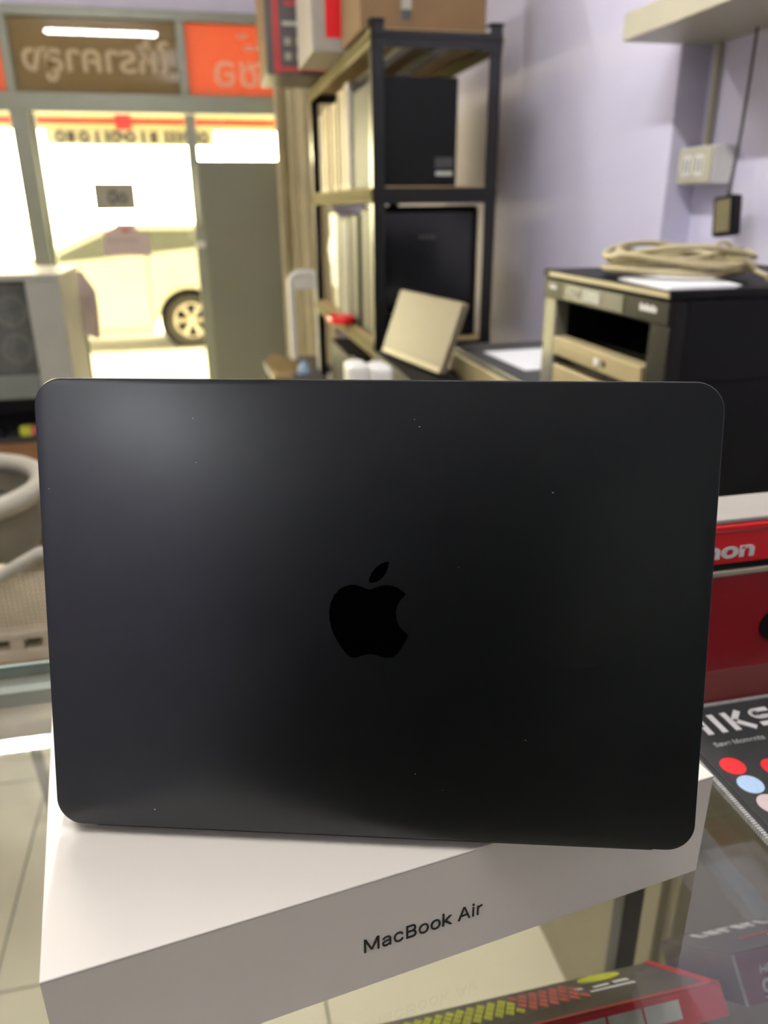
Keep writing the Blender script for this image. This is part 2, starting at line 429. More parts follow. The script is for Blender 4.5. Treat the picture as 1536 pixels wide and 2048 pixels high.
leaf = [(0.13, 124.28), (0.34, 126.18), (1.3, 128.75), (3.24, 131.33), (5.71, 133.18), (7.65, 134.02), (9.17, 134.23), (8.9, 131.8), (7.86, 128.88), (6.09, 126.48), (3.97, 124.98), (1.84, 124.28)]
DUST = [(-79.0, 197.5), (19.8, 197.9), (22.0, 194.8), (-78.2, 177.7), (-147.1, 164.8), (80.9, 166.7), (40.4, 132.2), (22.4, 33.0), (-103.1, 9.5), (35.4, 25.5), (72.9, 51.7)]
LM2 = LM @ Matrix.Translation((0, 0, 0.00012))
bm = nbm()
for pl in (body, leaf): prism(bm, [(x / 1000, y / 1000) for x, y in pl[::-1]], LM2, 0.0004)
lg = obj('emblem', bm, 'logo_black', lid)
lg['label'] = 'mirror black bitten fruit emblem with leaf'
bm = nbm()
for q, (x, y) in enumerate(DUST):
    prism(bm, disc(0.00022 + 0.00012 * (q % 3), 7, x / 1000, y / 1000, 0.6), LM2, 0.0003)
obj('dust_speck', bm, 'label_grey', lid, kind='stuff')
bm = nbm(); prism(bm, rrect(0.2961, 0.205, 0.009, 8, y0=0.006), LM @ Matrix.Translation((0, 0, -0.0043)), 0.0004)
obj('screen', bm, 'black_gloss', lid)
# base: lies on the carton behind the lid
BM = basis((HX, HY, BT + 0.0012 + 0.0105), ex, ey)
bm = nbm(); prism(bm, rrect(0.3041, 0.213, 0.0128, 12, y0=0.0062), BM, 0.0105, 0.0022); base = obj('base', bm, 'midnight', lap, True)
bm = nbm(); prism(bm, rrect(0.272, 0.0050, 0.0022, 5, y0=0.0036), basis((HX, HY, BT + 0.0052), ex, ey), 0.0041, 0.0014); obj('rear_shadow_edge', bm, 'midnight', lap, True)  # lower rear lip of the base, standing in for some contact shadow
bm = nbm(); prism(bm, rrect(0.272, 0.104, 0.004, 6, y0=0.02), BM @ Matrix.Translation((0, 0, 0.0002)), 0.0004); kb = obj('keyboard', bm, 'key_black', base)
bm = nbm(); prism(bm, rrect(0.122, 0.078, 0.005, 6, y0=0.132), BM @ Matrix.Translation((0, 0, 0.0002)), 0.0004); obj('trackpad', bm, 'midnight', base)
bm = nbm()
for r_ in range(5):
    for c_ in range(14):
        prism(bm, rrect(0.0165, 0.0165, 0.0015, 2, x0=-0.1335 + c_ * 0.0191, y0=0.0225 + r_ * 0.0203), BM @ Matrix.Translation((0, 0, 0.0010)), 0.0008)
obj('keys', bm, 'key_black', kb, kind='stuff')
bm = nbm(); cyl(bm, Vector((HX, HY, BT + 0.0078)) + ey * 0.0052 - ex * 0.12, Vector((HX, HY, BT + 0.0078)) + ey * 0.0052 + ex * 0.12, 0.0026, n=14); obj('hinge', bm, 'black_plastic', lap, True)
for sx in (-1, 1):
    for yy in (0.02, 0.2):
        p = Vector((HX, HY, BT)) + ex * 0.125 * sx + ey * yy
        bm = nbm(); cyl(bm, p + ez * 0.0001, p + ez * 0.0014, 0.006, n=18); obj('rubber_foot', bm, 'black_plastic', lap, True)

# carton
A = Vector((-0.08766, 0.23984, 0)); B = Vector((0.24408, 0.28363, 0))
cxv = (B - A).normalized(); cyv = Vector((-cxv.y, cxv.x, 0)); CL = (B - A).length; CDP = 0.243
ctn = thing('laptop_carton', 'white laptop retail carton lettered MacBook Air lying on the glass counter', 'box', tuple(A + cxv * CL / 2 + cyv * CDP / 2 + ez * GZ))
CM = basis((A.x, A.y, BT), cxv, cyv)
def crect(x0, x1, y0, y1): return [(x0, y0), (x1, y0), (x1, y1), (x0, y1)]
bm = nbm(); prism(bm, crect(0.0002, CL - 0.0002, 0.0002, CDP - 0.0002), CM @ Matrix.Translation((0, 0, -0.0013)), BT - GZ - 0.0016, 0.0003); cb = obj('body', bm, 'box_white', ctn)
bm = nbm(); prism(bm, crect(0, CL, 0, CDP), CM, 0.0013, 0.0005); ct = obj('lid', bm, 'box_white', ctn)
TM = basis(A + cxv * 0.1355 + ez * 1.0216 - cyv * 0.00005, cxv, ez)
def extent(b_): xs = [v.co.x for v in b_.verts]; return min(xs), max(xs)
I4 = Matrix.Identity(4); SZ_ = 0.0160
full = text_bm('MacBook Air', SZ_, I4); f0, f1 = extent(full); full.free()
pre = text_bm('MacBoo', SZ_, I4); p0, p1 = extent(pre); pre.free()
mm_ = text_bm('M', SZ_, I4); m0, m1 = extent(mm_); mh = max(v.co.y for v in mm_.verts); mm_.free()
pre = text_bm('acBoo', SZ_, I4); b0, b1 = extent(pre)
bmesh.ops.translate(pre, verts=pre.verts[:], vec=(p1 - b1, 0, 0))
post = text_bm('Air', SZ_, I4); a0, a1 = extent(post)
ll = text_bm('l', SZ_, I4); l0, l1 = extent(ll); lh = max(v.co.y for v in ll.verts); ll.free()
bmesh.ops.translate(post, verts=post.verts[:], vec=(f1 - a1, 0, 0))
sw = (l1 - l0) * 0.52; kx = p1 + sw * 0.95; kw = lh * 0.66
kb_ = nbm()
prism(kb_, [(kx, 0), (kx + sw, 0), (kx + sw, lh), (kx, lh)], Matrix.Translation((0, 0, 0.0002)), 0.0004)
xh = lh * 0.735
mc_ = (m0 + m1) / 2; ZZ = Matrix.Translation((0, 0, 0.0002))
for pl_ in ([(m0, 0), (m0 + sw, 0), (m0 + sw, mh), (m0, mh)], [(m1 - sw, 0), (m1, 0), (m1, mh), (m1 - sw, mh)],
            [(m0, mh), (mc_ - sw * 0.5, mh * 0.10), (mc_ + sw * 0.5, mh * 0.10), (m0 + sw * 1.25, mh)], [(m1 - sw * 1.25, mh), (mc_ - sw * 0.5, mh * 0.10), (mc_ + sw * 0.5, mh * 0.10), (m1, mh)]):
    prism(kb_, pl_, ZZ, 0.0004)
prism(kb_, [(kx + sw, xh * 0.34), (kx + sw, xh * 0.56), (kx + kw * 0.74, xh), (kx + kw * 0.98, xh)], Matrix.Translation((0, 0, 0.0002)), 0.0004)
prism(kb_, [(kx + sw * 1.9, xh * 0.62), (kx + sw * 1.35, xh * 0.42), (kx + kw * 0.80, 0), (kx + kw * 1.03, 0)], Matrix.Translation((0, 0, 0.0002)), 0.0004)
fs = 0.0622 / (f1 - f0)
for nm_, b_ in (('lettering', pre), ('lettering', kb_), ('lettering', post)):
    bmesh.ops.transform(b_, matrix=TM @ Matrix.Diagonal((fs, 1, 1, 1)) @ Matrix.Translation((-f0, 0, 0)), verts=b_.verts[:])
    obj(nm_, b_, 'ink', cb, kind='stuff')

# ================================================================== GLASS COUNTER
X0, X1, Y0, Y1 = -1.7, 1.1, -0.04, 0.598
sc = thing('display_counter', 'glass topped display counter carrying the laptop carton and the red boxes', 'counter', (-0.3, 0.28, 0))
box_part('glass_top', (X0, X1, Y0, Y1, GZ - 0.008, GZ), 'counter_glass', sc)
bm = nbm(); bx(bm, X0, X1, Y1, Y1 + 0.005, GZ - 0.010, GZ + 0.0015, 0.001); obj('edge_strip', bm, 'glass_edge', sc)
bm = nbm(); bx(bm, X0, X1, Y1 - 0.024, Y1 - 0.002, GZ - 0.022, GZ - 0.0085, 0.001); obj('rail', bm, 'alu_dark', sc)
box_part('front_glass', (X0, X1, Y1 - 0.014, Y1 - 0.008, 0.10, GZ - 0.022), 'side_glass', sc)
for px in (X0 + 0.012, 0.421, X1 - 0.012):
    bm = nbm(); bx(bm, px - 0.0125, px + 0.0125, Y1 - 0.022, Y1 + 0.001, 0.10, GZ - 0.022, 0.002); obj('post', bm, 'black_metal', sc)
SZ = 0.734
box_part('glass_shelf', (X0 + 0.03, X1 - 0.03, Y0 + 0.01, 0.409, SZ - 0.006, SZ), 'side_glass', sc)
bm = nbm(); bx(bm, X0 + 0.03, X1 - 0.03, 0.4095, 0.412, SZ - 0.007, SZ + 0.0006); obj('shelf_edge', bm, 'glass_edge', sc)
for px in (X0 + 0.03, 0.46, X1 - 0.06):
    bm = nbm(); bx(bm, px, px + 0.02, 0.30, 0.40, SZ - 0.03, SZ - 0.0065); bx(bm, px, px + 0.02, 0.385, Y1 - 0.024, SZ - 0.03, SZ - 0.015); obj('bracket', bm, 'alu_dark', sc)
box_part('plinth', (X0, X1, Y0 + 0.02, Y1 - 0.005, 0.0, 0.10), 'olive_laminate', sc, 0.004)

# slim boxes leaning in the counter, art turned to the customer side
def lean_box(name, label, x0, x1, far, near, thick, m_art, m_side, group=None):
    """far, near: (y,z) of the lower and upper edge of the art face"""
    f = Vector((0, far[0], far[1])); n = Vector((0, near[0], near[1]))
    u = (n - f); h = u.length; u.normalize(); nrm = Vector((0, u.z, -u.y))
    if nrm.z < 0: nrm = -nrm
    t = thing(name, label, 'box', (0.5 * (x0 + x1), (f - nrm * thick).y, (f - nrm * thick).z), group)
    Mx = basis((x0, f.y, f.z), (1, 0, 0), u)      # local x along box, y up the art face, z = outward
    if Mx.col[2].xyz.dot(nrm) < 0:
        Mx = basis((x1, f.y, f.z), (-1, 0, 0), u)
    bm = nbm(); prism(bm, crect(0, x1 - x0, 0, h), Mx, thick, 0.0008)
    bd = obj('body', bm, m_art, t)
    return t, bd, Mx, h, u, nrm

L1x0, L1x1 = -0.02, 0.3213
t, bd, Mx, h, u, nrm = lean_box('component_box', 'slim black and red box with yellow and pink diamond art inside the counter', L1x0, L1x1, (0.407, 0.75), (0.3305, 0.8246), 0.0215, 'box_dark', 'red_box')
LB = L1x1 - L1x0
flip = (Mx.col[0].x < 0)
fx = (lambda x: LB - x) if flip else (lambda x: x)   # x measured from the left end
def art(name, rects, m, parent, lift=0.0006):
    bm = nbm()
    for (xa, xb, ya, yb) in rects:
        xa2, xb2 = sorted((fx(xa), fx(xb)))
        prism(bm, [(xa2, ya), (xb2, ya), (xb2, yb), (xa2, yb)], Mx @ Matrix.Translation((0, 0, lift)), 0.0006)
    return obj(name, bm, m, parent)
def diamonds(name, xa, xb, ya, yb, m, parent):
    bm = nbm(); s = 0.0085; nx = int((xb - xa) / s)
    for i in range(nx):
        for j in range(4):
            cx = fx(xa + (i + 0.5 + 0.5 * (j % 2)) * s); cy = ya + (j + 0.5) * (yb - ya) / 4
            prism(bm, [(cx - s * 0.42, cy), (cx, cy - (yb - ya) / 5), (cx + s * 0.42, cy), (cx, cy + (yb - ya) / 5)], Mx @ Matrix.Translation((0, 0, 0.0006)), 0.0006)
    return obj(name, bm, m, parent)
diamonds('pattern', 0.02, 0.11, 0.018, 0.066, 'teal_print', bd)
diamonds('pattern', 0.11, 0.205, 0.018, 0.066, 'yellow_print', bd)
diamonds('pattern', 0.205, 0.258, 0.016, 0.066, 'pink_print', bd)
bm = nbm(); prism(bm, disc(0.0185, 28, fx(0.286), 0.016, 0.62), Mx @ Matrix.Translation((0, 0, 0.0006)), 0.0006); obj('badge', bm, 'yellow_print', bd)
art('print', [(0.263, 0.30, 0.052, 0.056), (0.27, 0.283, 0.04, 0.045), (0.288, 0.30, 0.038, 0.044), (0.255, 0.262, 0.036, 0.042)], 'white_print', bd)
art('red_edge', [(LB - 0.007, LB, 0.0, h), (0.0, LB, h - 0.006, h)], 'red_box', bd)
# red long side (upper edge) with three labels
US = basis(Mx @ Vector((0 if not flip else LB, h, 0)), (1, 0, 0), nrm)   # x right, y toward art face
uo = Vector((0, u.y, u.z)) * 0.0006
bm = nbm(); prism(bm, crect(0, LB, -0.0213, -0.0004), Matrix.Translation(uo) @ US, 0.0007); obj('red_side', bm, 'red_box', t)
for xa, xb in ((0.225, 0.249), (0.251, 0.277), (0.279, 0.306)):
    bm = nbm(); prism(bm, crect(xa, xb, -0.0165, -0.0045), Matrix.Translation(uo * 1.8) @ US, 0.0007); obj('label', bm, 'label_grey', t)

X2a, X2b = 0.329, 0.62
t2, bd2, Mx, h, u, nrm = lean_box('component_box', 'dark grey box with maroon side and white lettering leaning inside the counter', X2a, X2b, (0.4095, 0.77), (0.3334, 0.8467), 0.0335, 'box_dark', 'maroon_box')
LB = X2b - X2a; flip = (Mx.col[0].x < 0)
rr = random.Random(3); rects = []; xx = 0.022
while xx < 0.27:
    w = rr.uniform(0.006, 0.012); k = rr.random()
    rects.append((xx, xx + 0.003, 0.012, 0.030)); rects.append((xx, xx + w, 0.026 if k > 0.4 else 0.012, 0.030 if k > 0.4 else 0.016))
    if k > 0.6: rects.append((xx + w - 0.003, xx + w, 0.012, 0.030))
    xx += w + 0.004
art('print', rects, 'white_print', bd2)
art('print', [(0.035, 0.09, 0.062, 0.068)], 'pink_print', bd2); art('print', [(0.055, 0.085, 0.072, 0.077)], 'white_print', bd2)
US = basis(Mx @ Vector((0 if not flip else LB, h, 0)), (1, 0, 0), nrm); uo = Vector((0, u.y, u.z)) * 0.0006
bm = nbm(); prism(bm, crect(0.002, LB, -0.033, -0.0008), Matrix.Translation(uo) @ US, 0.0007); obj('maroon_side', bm, 'maroon_box', t2)
bm = nbm(); prism(bm, crect(0, 0.002, -0.033, -0.0008), Matrix.Translation(uo * 1.3) @ US, 0.0008); obj('pale_edge', bm, 'label_grey', t2)
obj('lettering', text_bm('HQ', 0.0100, Matrix.Translation(uo * 1.6) @ US @ Matrix.Translation((0.0175, -0.0155, 0)), 0.0004, 0.0002, shear=0.2), 'white_print', t2)
obj('lettering', text_bm('CE', 0.0155, Matrix.Translation(uo * 1.6) @ US @ Matrix.Translation((0.0155, -0.0272, 0)), 0.0004, 0.0006, shear=0.2), 'white_print', t2)
bm = nbm(); prism(bm, crect(0.0165, 0.06, -0.0305, -0.0295), Matrix.Translation(uo * 1.6) @ US, 0.0006); obj('underline', bm, 'white_print', t2)

bm = nbm(); bx(bm, 0.14, 0.66, 0.15, 0.303, SZ + 0.0003, 0.792, 0.002)
solo('storage_box', 'plain black box lying on the counter shelf behind the leaning boxes', 'box', bm, 'dark_grey', (0.4, 0.22, SZ + 0.0003))

# ================================================================== ON THE GLASS, RIGHT
mt = thing('mouse_mat', 'black cloth mouse mat lettered HIKSEMI with coloured dots and a stitched edge', 'mat', (0.47, 0.31, GZ))
mx0, mx1, my0, my1 = 0.2965, 0.66, 0.196, 0.4155
bm = nbm(); bx(bm, mx0, mx1, my0, my1, GZ + 0.0003, GZ + 0.0035, 0.0009); mb = obj('cloth', bm, 'mat_cloth', mt)
def stitches(ax, c, a0, a1):
    bm = nbm(); n = int((a1 - a0) / 0.0019)
    for i in range(n):
        s = a0 + (i + 0.5) * (a1 - a0) / n
        if ax == 'y': bx(bm, c - 0.0014, c + 0.0016, s - 0.0006, s + 0.0006, GZ + 0.0004, GZ + 0.0044)
        else: bx(bm, s - 0.0006, s + 0.0006, c - 0.0016, c + 0.0014, GZ + 0.0004, GZ + 0.0044)
    return obj('stitching', bm, 'stitch', mt, kind='stuff')
stitches('y', mx0, my0, my1); stitches('x', my1, mx0, mx1); stitches('x', my0, mx0, mx1); stitches('y', mx1, my0, my1)
bm = nbm(); bx(bm, mx0 + 0.0062, mx0 + 0.0070, my0 + 0.006, my1 - 0.006, GZ + 0.0034, GZ + 0.0040); obj('seam', bm, 'dark_grey', mt)
flat = lambda x, y, z=GZ + 0.0036: Matrix.Translation((x, y, z))
def stroke(bm, pts, w, z):
    for (xa, ya), (xb, yb) in zip(pts[:-1], pts[1:]):
        d = Vector((xb - xa, yb - ya, 0)); n = Vector((-d.y, d.x, 0)).normalized() * w / 2; e = d.normalized() * w * 0.06
        p = Vector((xa, ya, 0)); q = Vector((xb, yb, 0))
        prism(bm, [tuple((p - n - e).xy), tuple((q - n + e).xy), tuple((q + n + e).xy), tuple((p + n - e).xy)], Matrix.Translation((0, 0, z)), 0.0006)
LH, LT, LY = 0.0196, 0.0046, 0.3848
def arc(cx, cy, rx, ry, a0, a1, n=10): return [(cx + rx * math.cos(math.radians(a0 + (a1 - a0) * k / n)), cy + ry * math.sin(math.radians(a0 + (a1 - a0) * k / n))) for k in range(n + 1)]
bm = nbm(); lz = GZ + 0.0041; t2_ = LT / 2
stroke(bm, [(0.3085, LY), (0.3085, LY + LH)], LT, lz); stroke(bm, [(0.3225, LY), (0.3225, LY + LH)], LT, lz); stroke(bm, [(0.3085, LY + LH / 2), (0.3225, LY + LH / 2)], 0.0038, lz)
stroke(bm, [(0.3338, LY), (0.3338, LY + LH)], LT, lz)
stroke(bm, [(0.3446, LY), (0.3446, LY + LH)], LT, lz); stroke(bm, [(0.3475, LY + LH * 0.5), (0.3568, LY + LH)], LT, lz); stroke(bm, [(0.3478, LY + LH * 0.52), (0.3590, LY)], LT, lz)
sx = 0.3725; ry_ = (LH - LT) / 4
stroke(bm, [(sx + 0.0075, LY + LH - t2_)] + arc(sx - 0.002, LY + LH - t2_ - ry_, 0.0052, ry_, 90, 270) + arc(sx + 0.002, LY + t2_ + ry_, 0.0052, ry_, 90, -90) + [(sx - 0.0075, LY + t2_)], LT * 0.92, lz)
ex0 = 0.3885
stroke(bm, [(ex0, LY), (ex0, LY + LH)], LT, lz)
for yy in (LY + t2_, LY + LH / 2, LY + LH - t2_): stroke(bm, [(ex0, yy), (ex0 + 0.0115, yy)], LT * 0.9, lz)
mx_ = 0.4085
stroke(bm, [(mx_, LY), (mx_, LY + LH)], LT, lz); stroke(bm, [(mx_, LY + LH - 0.002), (mx_ + 0.008, LY + 0.005), (mx_ + 0.016, LY + LH - 0.002)], LT * 0.9, lz); stroke(bm, [(mx_ + 0.016, LY), (mx_ + 0.016, LY + LH)], LT, lz)
stroke(bm, [(0.4355, LY), (0.4355, LY + LH)], LT, lz)
obj('lettering', bm, 'white_print', mb)
obj('lettering', text_bm('Save Moments', 0.0082, flat(0.3172, 0.3722), 0.0003, 0.00008), 'grey_print', mb)
for (x, y, m) in ((0.3165, 0.3525, 'dot_red'), (0.3425, 0.3455, 'dot_red'), (0.3165, 0.3345, 'dot_blue'), (0.3175, 0.3165, 'dot_pink'), (0.3425, 0.327, 'dot_pink'), (0.368, 0.339, 'dot_blue')):
    bm = nbm(); prism(bm, disc(0.0083, 30, x, y), Matrix.Translation((0, 0, GZ + 0.0038)), 0.0004); obj('dot', bm, m, mb)

# red cartons
cx0, cx1, cy0, cy1 = 0.30, 0.70, 0.4205, 0.61
k2 = thing('red_carton', 'deep red carton with a round hand hole standing on the glass under the lettered one', 'box', (0.5, 0.443, GZ))
cyb = 0.466
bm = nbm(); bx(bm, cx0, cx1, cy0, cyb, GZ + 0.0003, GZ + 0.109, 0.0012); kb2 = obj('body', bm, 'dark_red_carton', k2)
bm = nbm(); bx(bm, cx0 + 0.001, cx1 - 0.001, cy0 - 0.0004, cy0 + 0.0004, GZ + 0.002, GZ + 0.030); obj('pale_band', bm, 'pale_red_carton', kb2)  # paler red band along the foot of the front
bm = nbm(); cyl(bm, (0.389, cy0 - 0.0012, 1.062), (0.389, cy0 + 0.0005, 1.062), 0.0125, n=32); obj('hand_hole', bm, 'black_plastic', kb2, True)
bm = nbm(); bx(bm, cx0 - 0.0005, cx1 + 0.0005, cy0 - 0.001, cyb + 0.0005, GZ + 0.1092, GZ + 0.1130, 0.0006); obj('rim', bm, 'gold_line', k2)
k1 = thing('red_carton', 'bright red carton lettered Canon stacked above the carton with the hand hole', 'box', (0.5, 0.443, GZ + 0.1132))
bm = nbm(); bx(bm, cx0, cx1, cy0 + 0.001, cyb, GZ + 0.1132, GZ + 0.118, 0.0006); obj('tray', bm, 'black_plastic', k1)
bm = nbm(); bx(bm, cx0, cx1, cy0, cyb, GZ + 0.1182, GZ + 0.1475, 0.0012); kb1 = obj('body', bm, 'red_carton', k1)
bm = nbm(); bx(bm, cx0 + 0.002, cx1 - 0.002, cy0 + 0.002, cyb - 0.002, GZ + 0.1475, GZ + 0.1515, 0.0012); obj('top_flap', bm, 'white_carton', k1)
bm = nbm(); bx(bm, cx0, cx1, cy0 - 0.0004, cy0 + 0.0003, GZ + 0.1425, GZ + 0.1435); obj('print_line', bm, 'pale_red_carton', kb1)
obj('lettering', text_bm('Canon', 0.020, basis((0.291, cy0 - 0.0002, GZ + 0.1235), (1, 0, 0), (0, 0, 1)), 0.0004, 0.0006, fitw=0.069), 'white_print', kb1)

# ================================================================== SIDE CABINET, PRINTERS
CZ = 0.80
cab = thing('side_cabinet', 'low beige cabinet along the right wall carrying the printers', 'cabinet', (0.84, 1.55, 0))
box_part('body', (0.547, 1.135, 0.66, 2.44, 0.0, CZ - 0.025), 'olive_laminate', cab, 0.003)
box_part('worktop', (0.53, 1.138, 0.65, 2.45, CZ - 0.0248, CZ), 'olive_laminate', cab, 0.003)
for y in (0.68, 1.27, 1.86):
    bm = nbm(); bx(bm, 0.535, 0.5468, y, y + 0.56, 0.09, CZ - 0.04, 0.002); dd = obj('door', bm, 'olive_laminate', cab)
    bm = nbm(); bx(bm, 0.515, 0.535, y + 0.5, y + 0.515, 0.55, 0.67, 0.003); obj('handle', bm, 'alu', dd)

PX, PY0, PY1, PZ = 0.645, 0.994, 1.431, 1.238
pr = thing('laser_printer', 'big black laser printer with an open output slot and beige tray, cable coil on top', 'printer', (0.86, 1.2, CZ))
bm = nbm()
bx(bm, PX + 0.022, 1.09, PY0, PY1, CZ + 0.012, 1.112, 0.006)
bx(bm, PX + 0.022, 1.09, PY0, 1.052, 1.10, PZ - 0.014, 0.004); bx(bm, PX + 0.022, 1.09, 1.377, PY1, 1.10, PZ - 0.014, 0.004)
bx(bm, PX + 0.03, 1.09, 1.04, 1.39, 1.187, PZ - 0.0142); bx(bm, 0.93, 1.089, 1.04, 1.39, 1.10, 1.20)
body_ = obj('body', bm, 'black_plastic', pr)
# front frame around slot
bm = nbm(); bx(bm, PX, PX + 0.03, PY0 + 0.001, 1.052, CZ + 0.012, PZ - 0.016, 0.004); obj('front_pillar', bm, 'printer_dark', pr)
bm = nbm(); bx(bm, PX, PX + 0.03, 1.377, PY1 - 0.001, CZ + 0.012, PZ - 0.016, 0.004); obj('front_pillar', bm, 'silver_panel', pr)  # far pillar paler than its twin: window glare put into its colour
bm = nbm(); bx(bm, PX - 0.004, PX + 0.03, PY0 + 0.002, PY1 - 0.002, 1.186, PZ - 0.015, 0.004); cp = obj('control_panel', bm, 'printer_dark', pr)
bm = nbm(); bx(bm, PX - 0.0055, PX - 0.0035, 1.125, 1.335, 1.191, 1.219, 0.0007); obj('panel_plate', bm, 'silver_panel', cp)
bm = nbm(); bx(bm, PX - 0.007, PX - 0.005, 1.20, 1.262, 1.196, 1.215, 0.0007); obj('display', bm, 'label_grey', cp)
for y in (1.285, 1.30, 1.315):
    bm = nbm(); cyl(bm, (PX - 0.008, y, 1.206), (PX - 0.005, y, 1.206), 0.005, n=14); obj('button', bm, 'label_grey', cp)
bm = nbm()
for i, y in enumerate((1.37, 1.378, 1.386, 1.394)): bx(bm, PX - 0.0052, PX - 0.0038, y, y + 0.0055, 1.205, 1.212 + 0.002 * (i % 2))
obj('mark', bm, 'white_print', cp)
bm = nbm()
for i, y in enumerate((1.03, 1.038, 1.046, 1.054, 1.062, 1.07)): bx(bm, PX - 0.0052, PX - 0.0038, y, y + 0.0055, 1.203, 1.211 + 0.002 * (i % 2))
obj('mark', bm, 'white_print', cp)
# slot interior: floor sloping to the front
bm = nbm(); bx(bm, PX + 0.06, 0.925, 1.06, 1.37, 0, 0.004, 0, Matrix.Translation((0, 0, 1.1125))); obj('output_floor', bm, 'black_plastic', pr)
bm = nbm(); bx(bm, PX - 0.002, PX + 0.026, 1.058, 1.374, 1.086, 1.120, 0.003); tr = obj('tray_front', bm, 'beige_plastic', pr)
bm = nbm(); bx(bm, PX - 0.0032, PX - 0.0016, 1.20, 1.35, 1.098, 1.110, 0.0006); obj('paper_guide', bm, 'beige_plastic', tr)
bm = nbm(); bx(bm, PX - 0.006, PX - 0.0018, 1.187, 1.203, 1.096, 1.108, 0.001); obj('latch', bm, 'white_plastic', tr)
bm = nbm(); cyl(bm, (PX - 0.0028, 1.172, 1.102), (PX + 0.001, 1.172, 1.102), 0.0055, n=16); obj('latch_hole', bm, 'black_plastic', tr)
bm = nbm(); bx(bm, PX, PX + 0.026, 1.058, 1.374, CZ + 0.02, 1.068, 0.003); obj('lower_drawer', bm, 'beige_plastic', pr)
bm = nbm(); bx(bm, PX - 0.006, 1.088, PY0 - 0.001, PY1 + 0.001, PZ - 0.0138, PZ, 0.004); obj('top_cover', bm, 'black_plastic', pr)
bm = nbm(); bx(bm, PX - 0.007, PX - 0.0055, PY0 + 0.004, PY1 - 0.03, PZ - 0.011, PZ - 0.003); obj('cover_strip', bm, 'cable_beige', pr)
for y in (PY0 + 0.03, PY1 - 0.05):
    bm = nbm(); bx(bm, PX + 0.05, 1.05, y, y + 0.02, CZ + 0.0005, CZ + 0.0121); obj('foot', bm, 'black_plastic', pr)
# paper and coil on the printer
bm = nbm()
for k in range(4):
    bm2 = [(0.652, 1.17), (0.634 + 0.004 * k, 0.998 + 0.003 * k), (0.742 + 0.003 * k, 0.996), (0.80, 1.17)]
    prism(bm, bm2, Matrix.Translation((0, 0, PZ + 0.0012 + 0.0011 * k)), 0.0009)
solo('paper_sheets', 'thin stack of white paper under the cable coil on the big printer', 'paper', bm, 'paper', (0.7, 1.08, PZ))
bm = nbm(); pts = []
rr = random.Random(11)
N = 6 * 26
for i in range(N):
    a_ = 2 * PI * i / 26; lp = i / 26
    r1 = 0.098 + 0.014 * math.sin(2.3 * lp + 0.7) + 0.007 * math.sin(a_ * 2 + lp * 1.7)
    r2 = 0.120 + 0.016 * math.cos(1.9 * lp) + 0.008 * math.cos(a_ * 3 + lp)
    pts.append((0.762 + r1 * math.cos(a_), 1.185 + r2 * math.sin(a_), PZ + 0.0105 + 0.0042 * lp + 0.010 * (1 + math.sin(a_ * 2 + lp * 2.1)) * (0.15 + lp / 7)))
tube(bm, pts, 0.0047, 8)
coil = thing('cable_coil', 'coil of beige cable lying on the big black printer', 'cable', (0.76, 1.18, PZ))
obj('coil', bm, 'cable_beige', coil, True)
bm = nbm(); tube(bm, [(0.75, 1.07, PZ + 0.036), (0.79, 1.055, PZ + 0.034), (0.815, 1.06, PZ + 0.018), (0.825, 1.035, PZ + 0.010)], 0.0045, 8); obj('cable_end', bm, 'cable_beige', coil, True)
bm = nbm(); bx(bm, 0.815, 0.838, 1.003, 1.035, PZ + 0.004, PZ + 0.017, 0.003); obj('plug', bm, 'beige_plastic', coil)
bm = nbm(); tube(bm, [(0.845 + 0.02 * math.cos(t_) , 1.18 + 0.02 * math.sin(t_) * 0.3, PZ + 0.036 + 0.018 * math.sin(t_)) for t_ in [2 * PI * k / 14 for k in range(14)]], 0.003, 6, True); obj('tie', bm, 'cable_beige', coil, True)

p2 = thing('inkjet_printer', 'flat dark inkjet printer with a pale left edge behind the big printer', 'printer', (0.87, 1.75, CZ))
box_part('body', (0.662, 1.10, 1.50, 2.03, CZ + 0.0005, 0.975), 'black_plastic', p2, 0.008)
bm = nbm(); bx(bm, 0.645, 0.672, 1.51, 2.02, CZ + 0.01, 0.985, 0.005); obj('front_panel', bm, 'beige_plastic', p2)
bm = nbm(); bx(bm, 0.648, 1.095, 1.505, 2.025, 0.9752, 1.0, 0.006); obj('scanner_lid', bm, 'dark_grey', p2)
bm = nbm(); prism(bm, [(0.69, 1.88), (0.70, 1.63), (0.86, 1.64), (0.85, 1.89)], Matrix.Translation((0, 0, 1.0022)), 0.0016)
solo('paper_sheet', 'white sheet of paper lying on the flat inkjet printer', 'paper', bm, 'paper', (0.77, 1.76, 1.0006))

# black pedestal, carton, leaning laptop and white packs
bm = nbm(); bx(bm, 0.30, 0.51, 1.76, 2.43, 0.0, CZ - 0.001, 0.006)
pd = thing('pedestal', 'plain black pedestal cabinet in front of the rack', 'cabinet', (0.41, 2.1, 0))
obj('body', bm, 'black_plastic', pd)
bm = nbm(); bx(bm, 0.31, 0.50, 1.752, 1.7598, 0.05, 0.70, 0.002); ddd = obj('door', bm, 'black_plastic', pd)
bm = nbm(); bx(bm, 0.33, 0.345, 1.735, 1.752, 0.5, 0.6, 0.002); obj('handle', bm, 'alu', ddd)
bm = nbm(); bx(bm, 0.488, 0.605, 1.83, 2.28, CZ + 0.0006, 0.946, 0.002)
solo('storage_box', 'black box under the leaning beige laptop', 'box', bm, 'black_plastic', (0.54, 2.05, CZ + 0.0006))
Al = Vector((0.498, 2.23, 0.9535)); Bl = Vector((0.566, 1.86, 0.9535))
ldir = (Bl - Al).normalized(); nl = Vector((0.98, 0.18, 0)); ph = math.radians(20)
lu = nl * math.sin(ph) + ez * math.cos(ph)
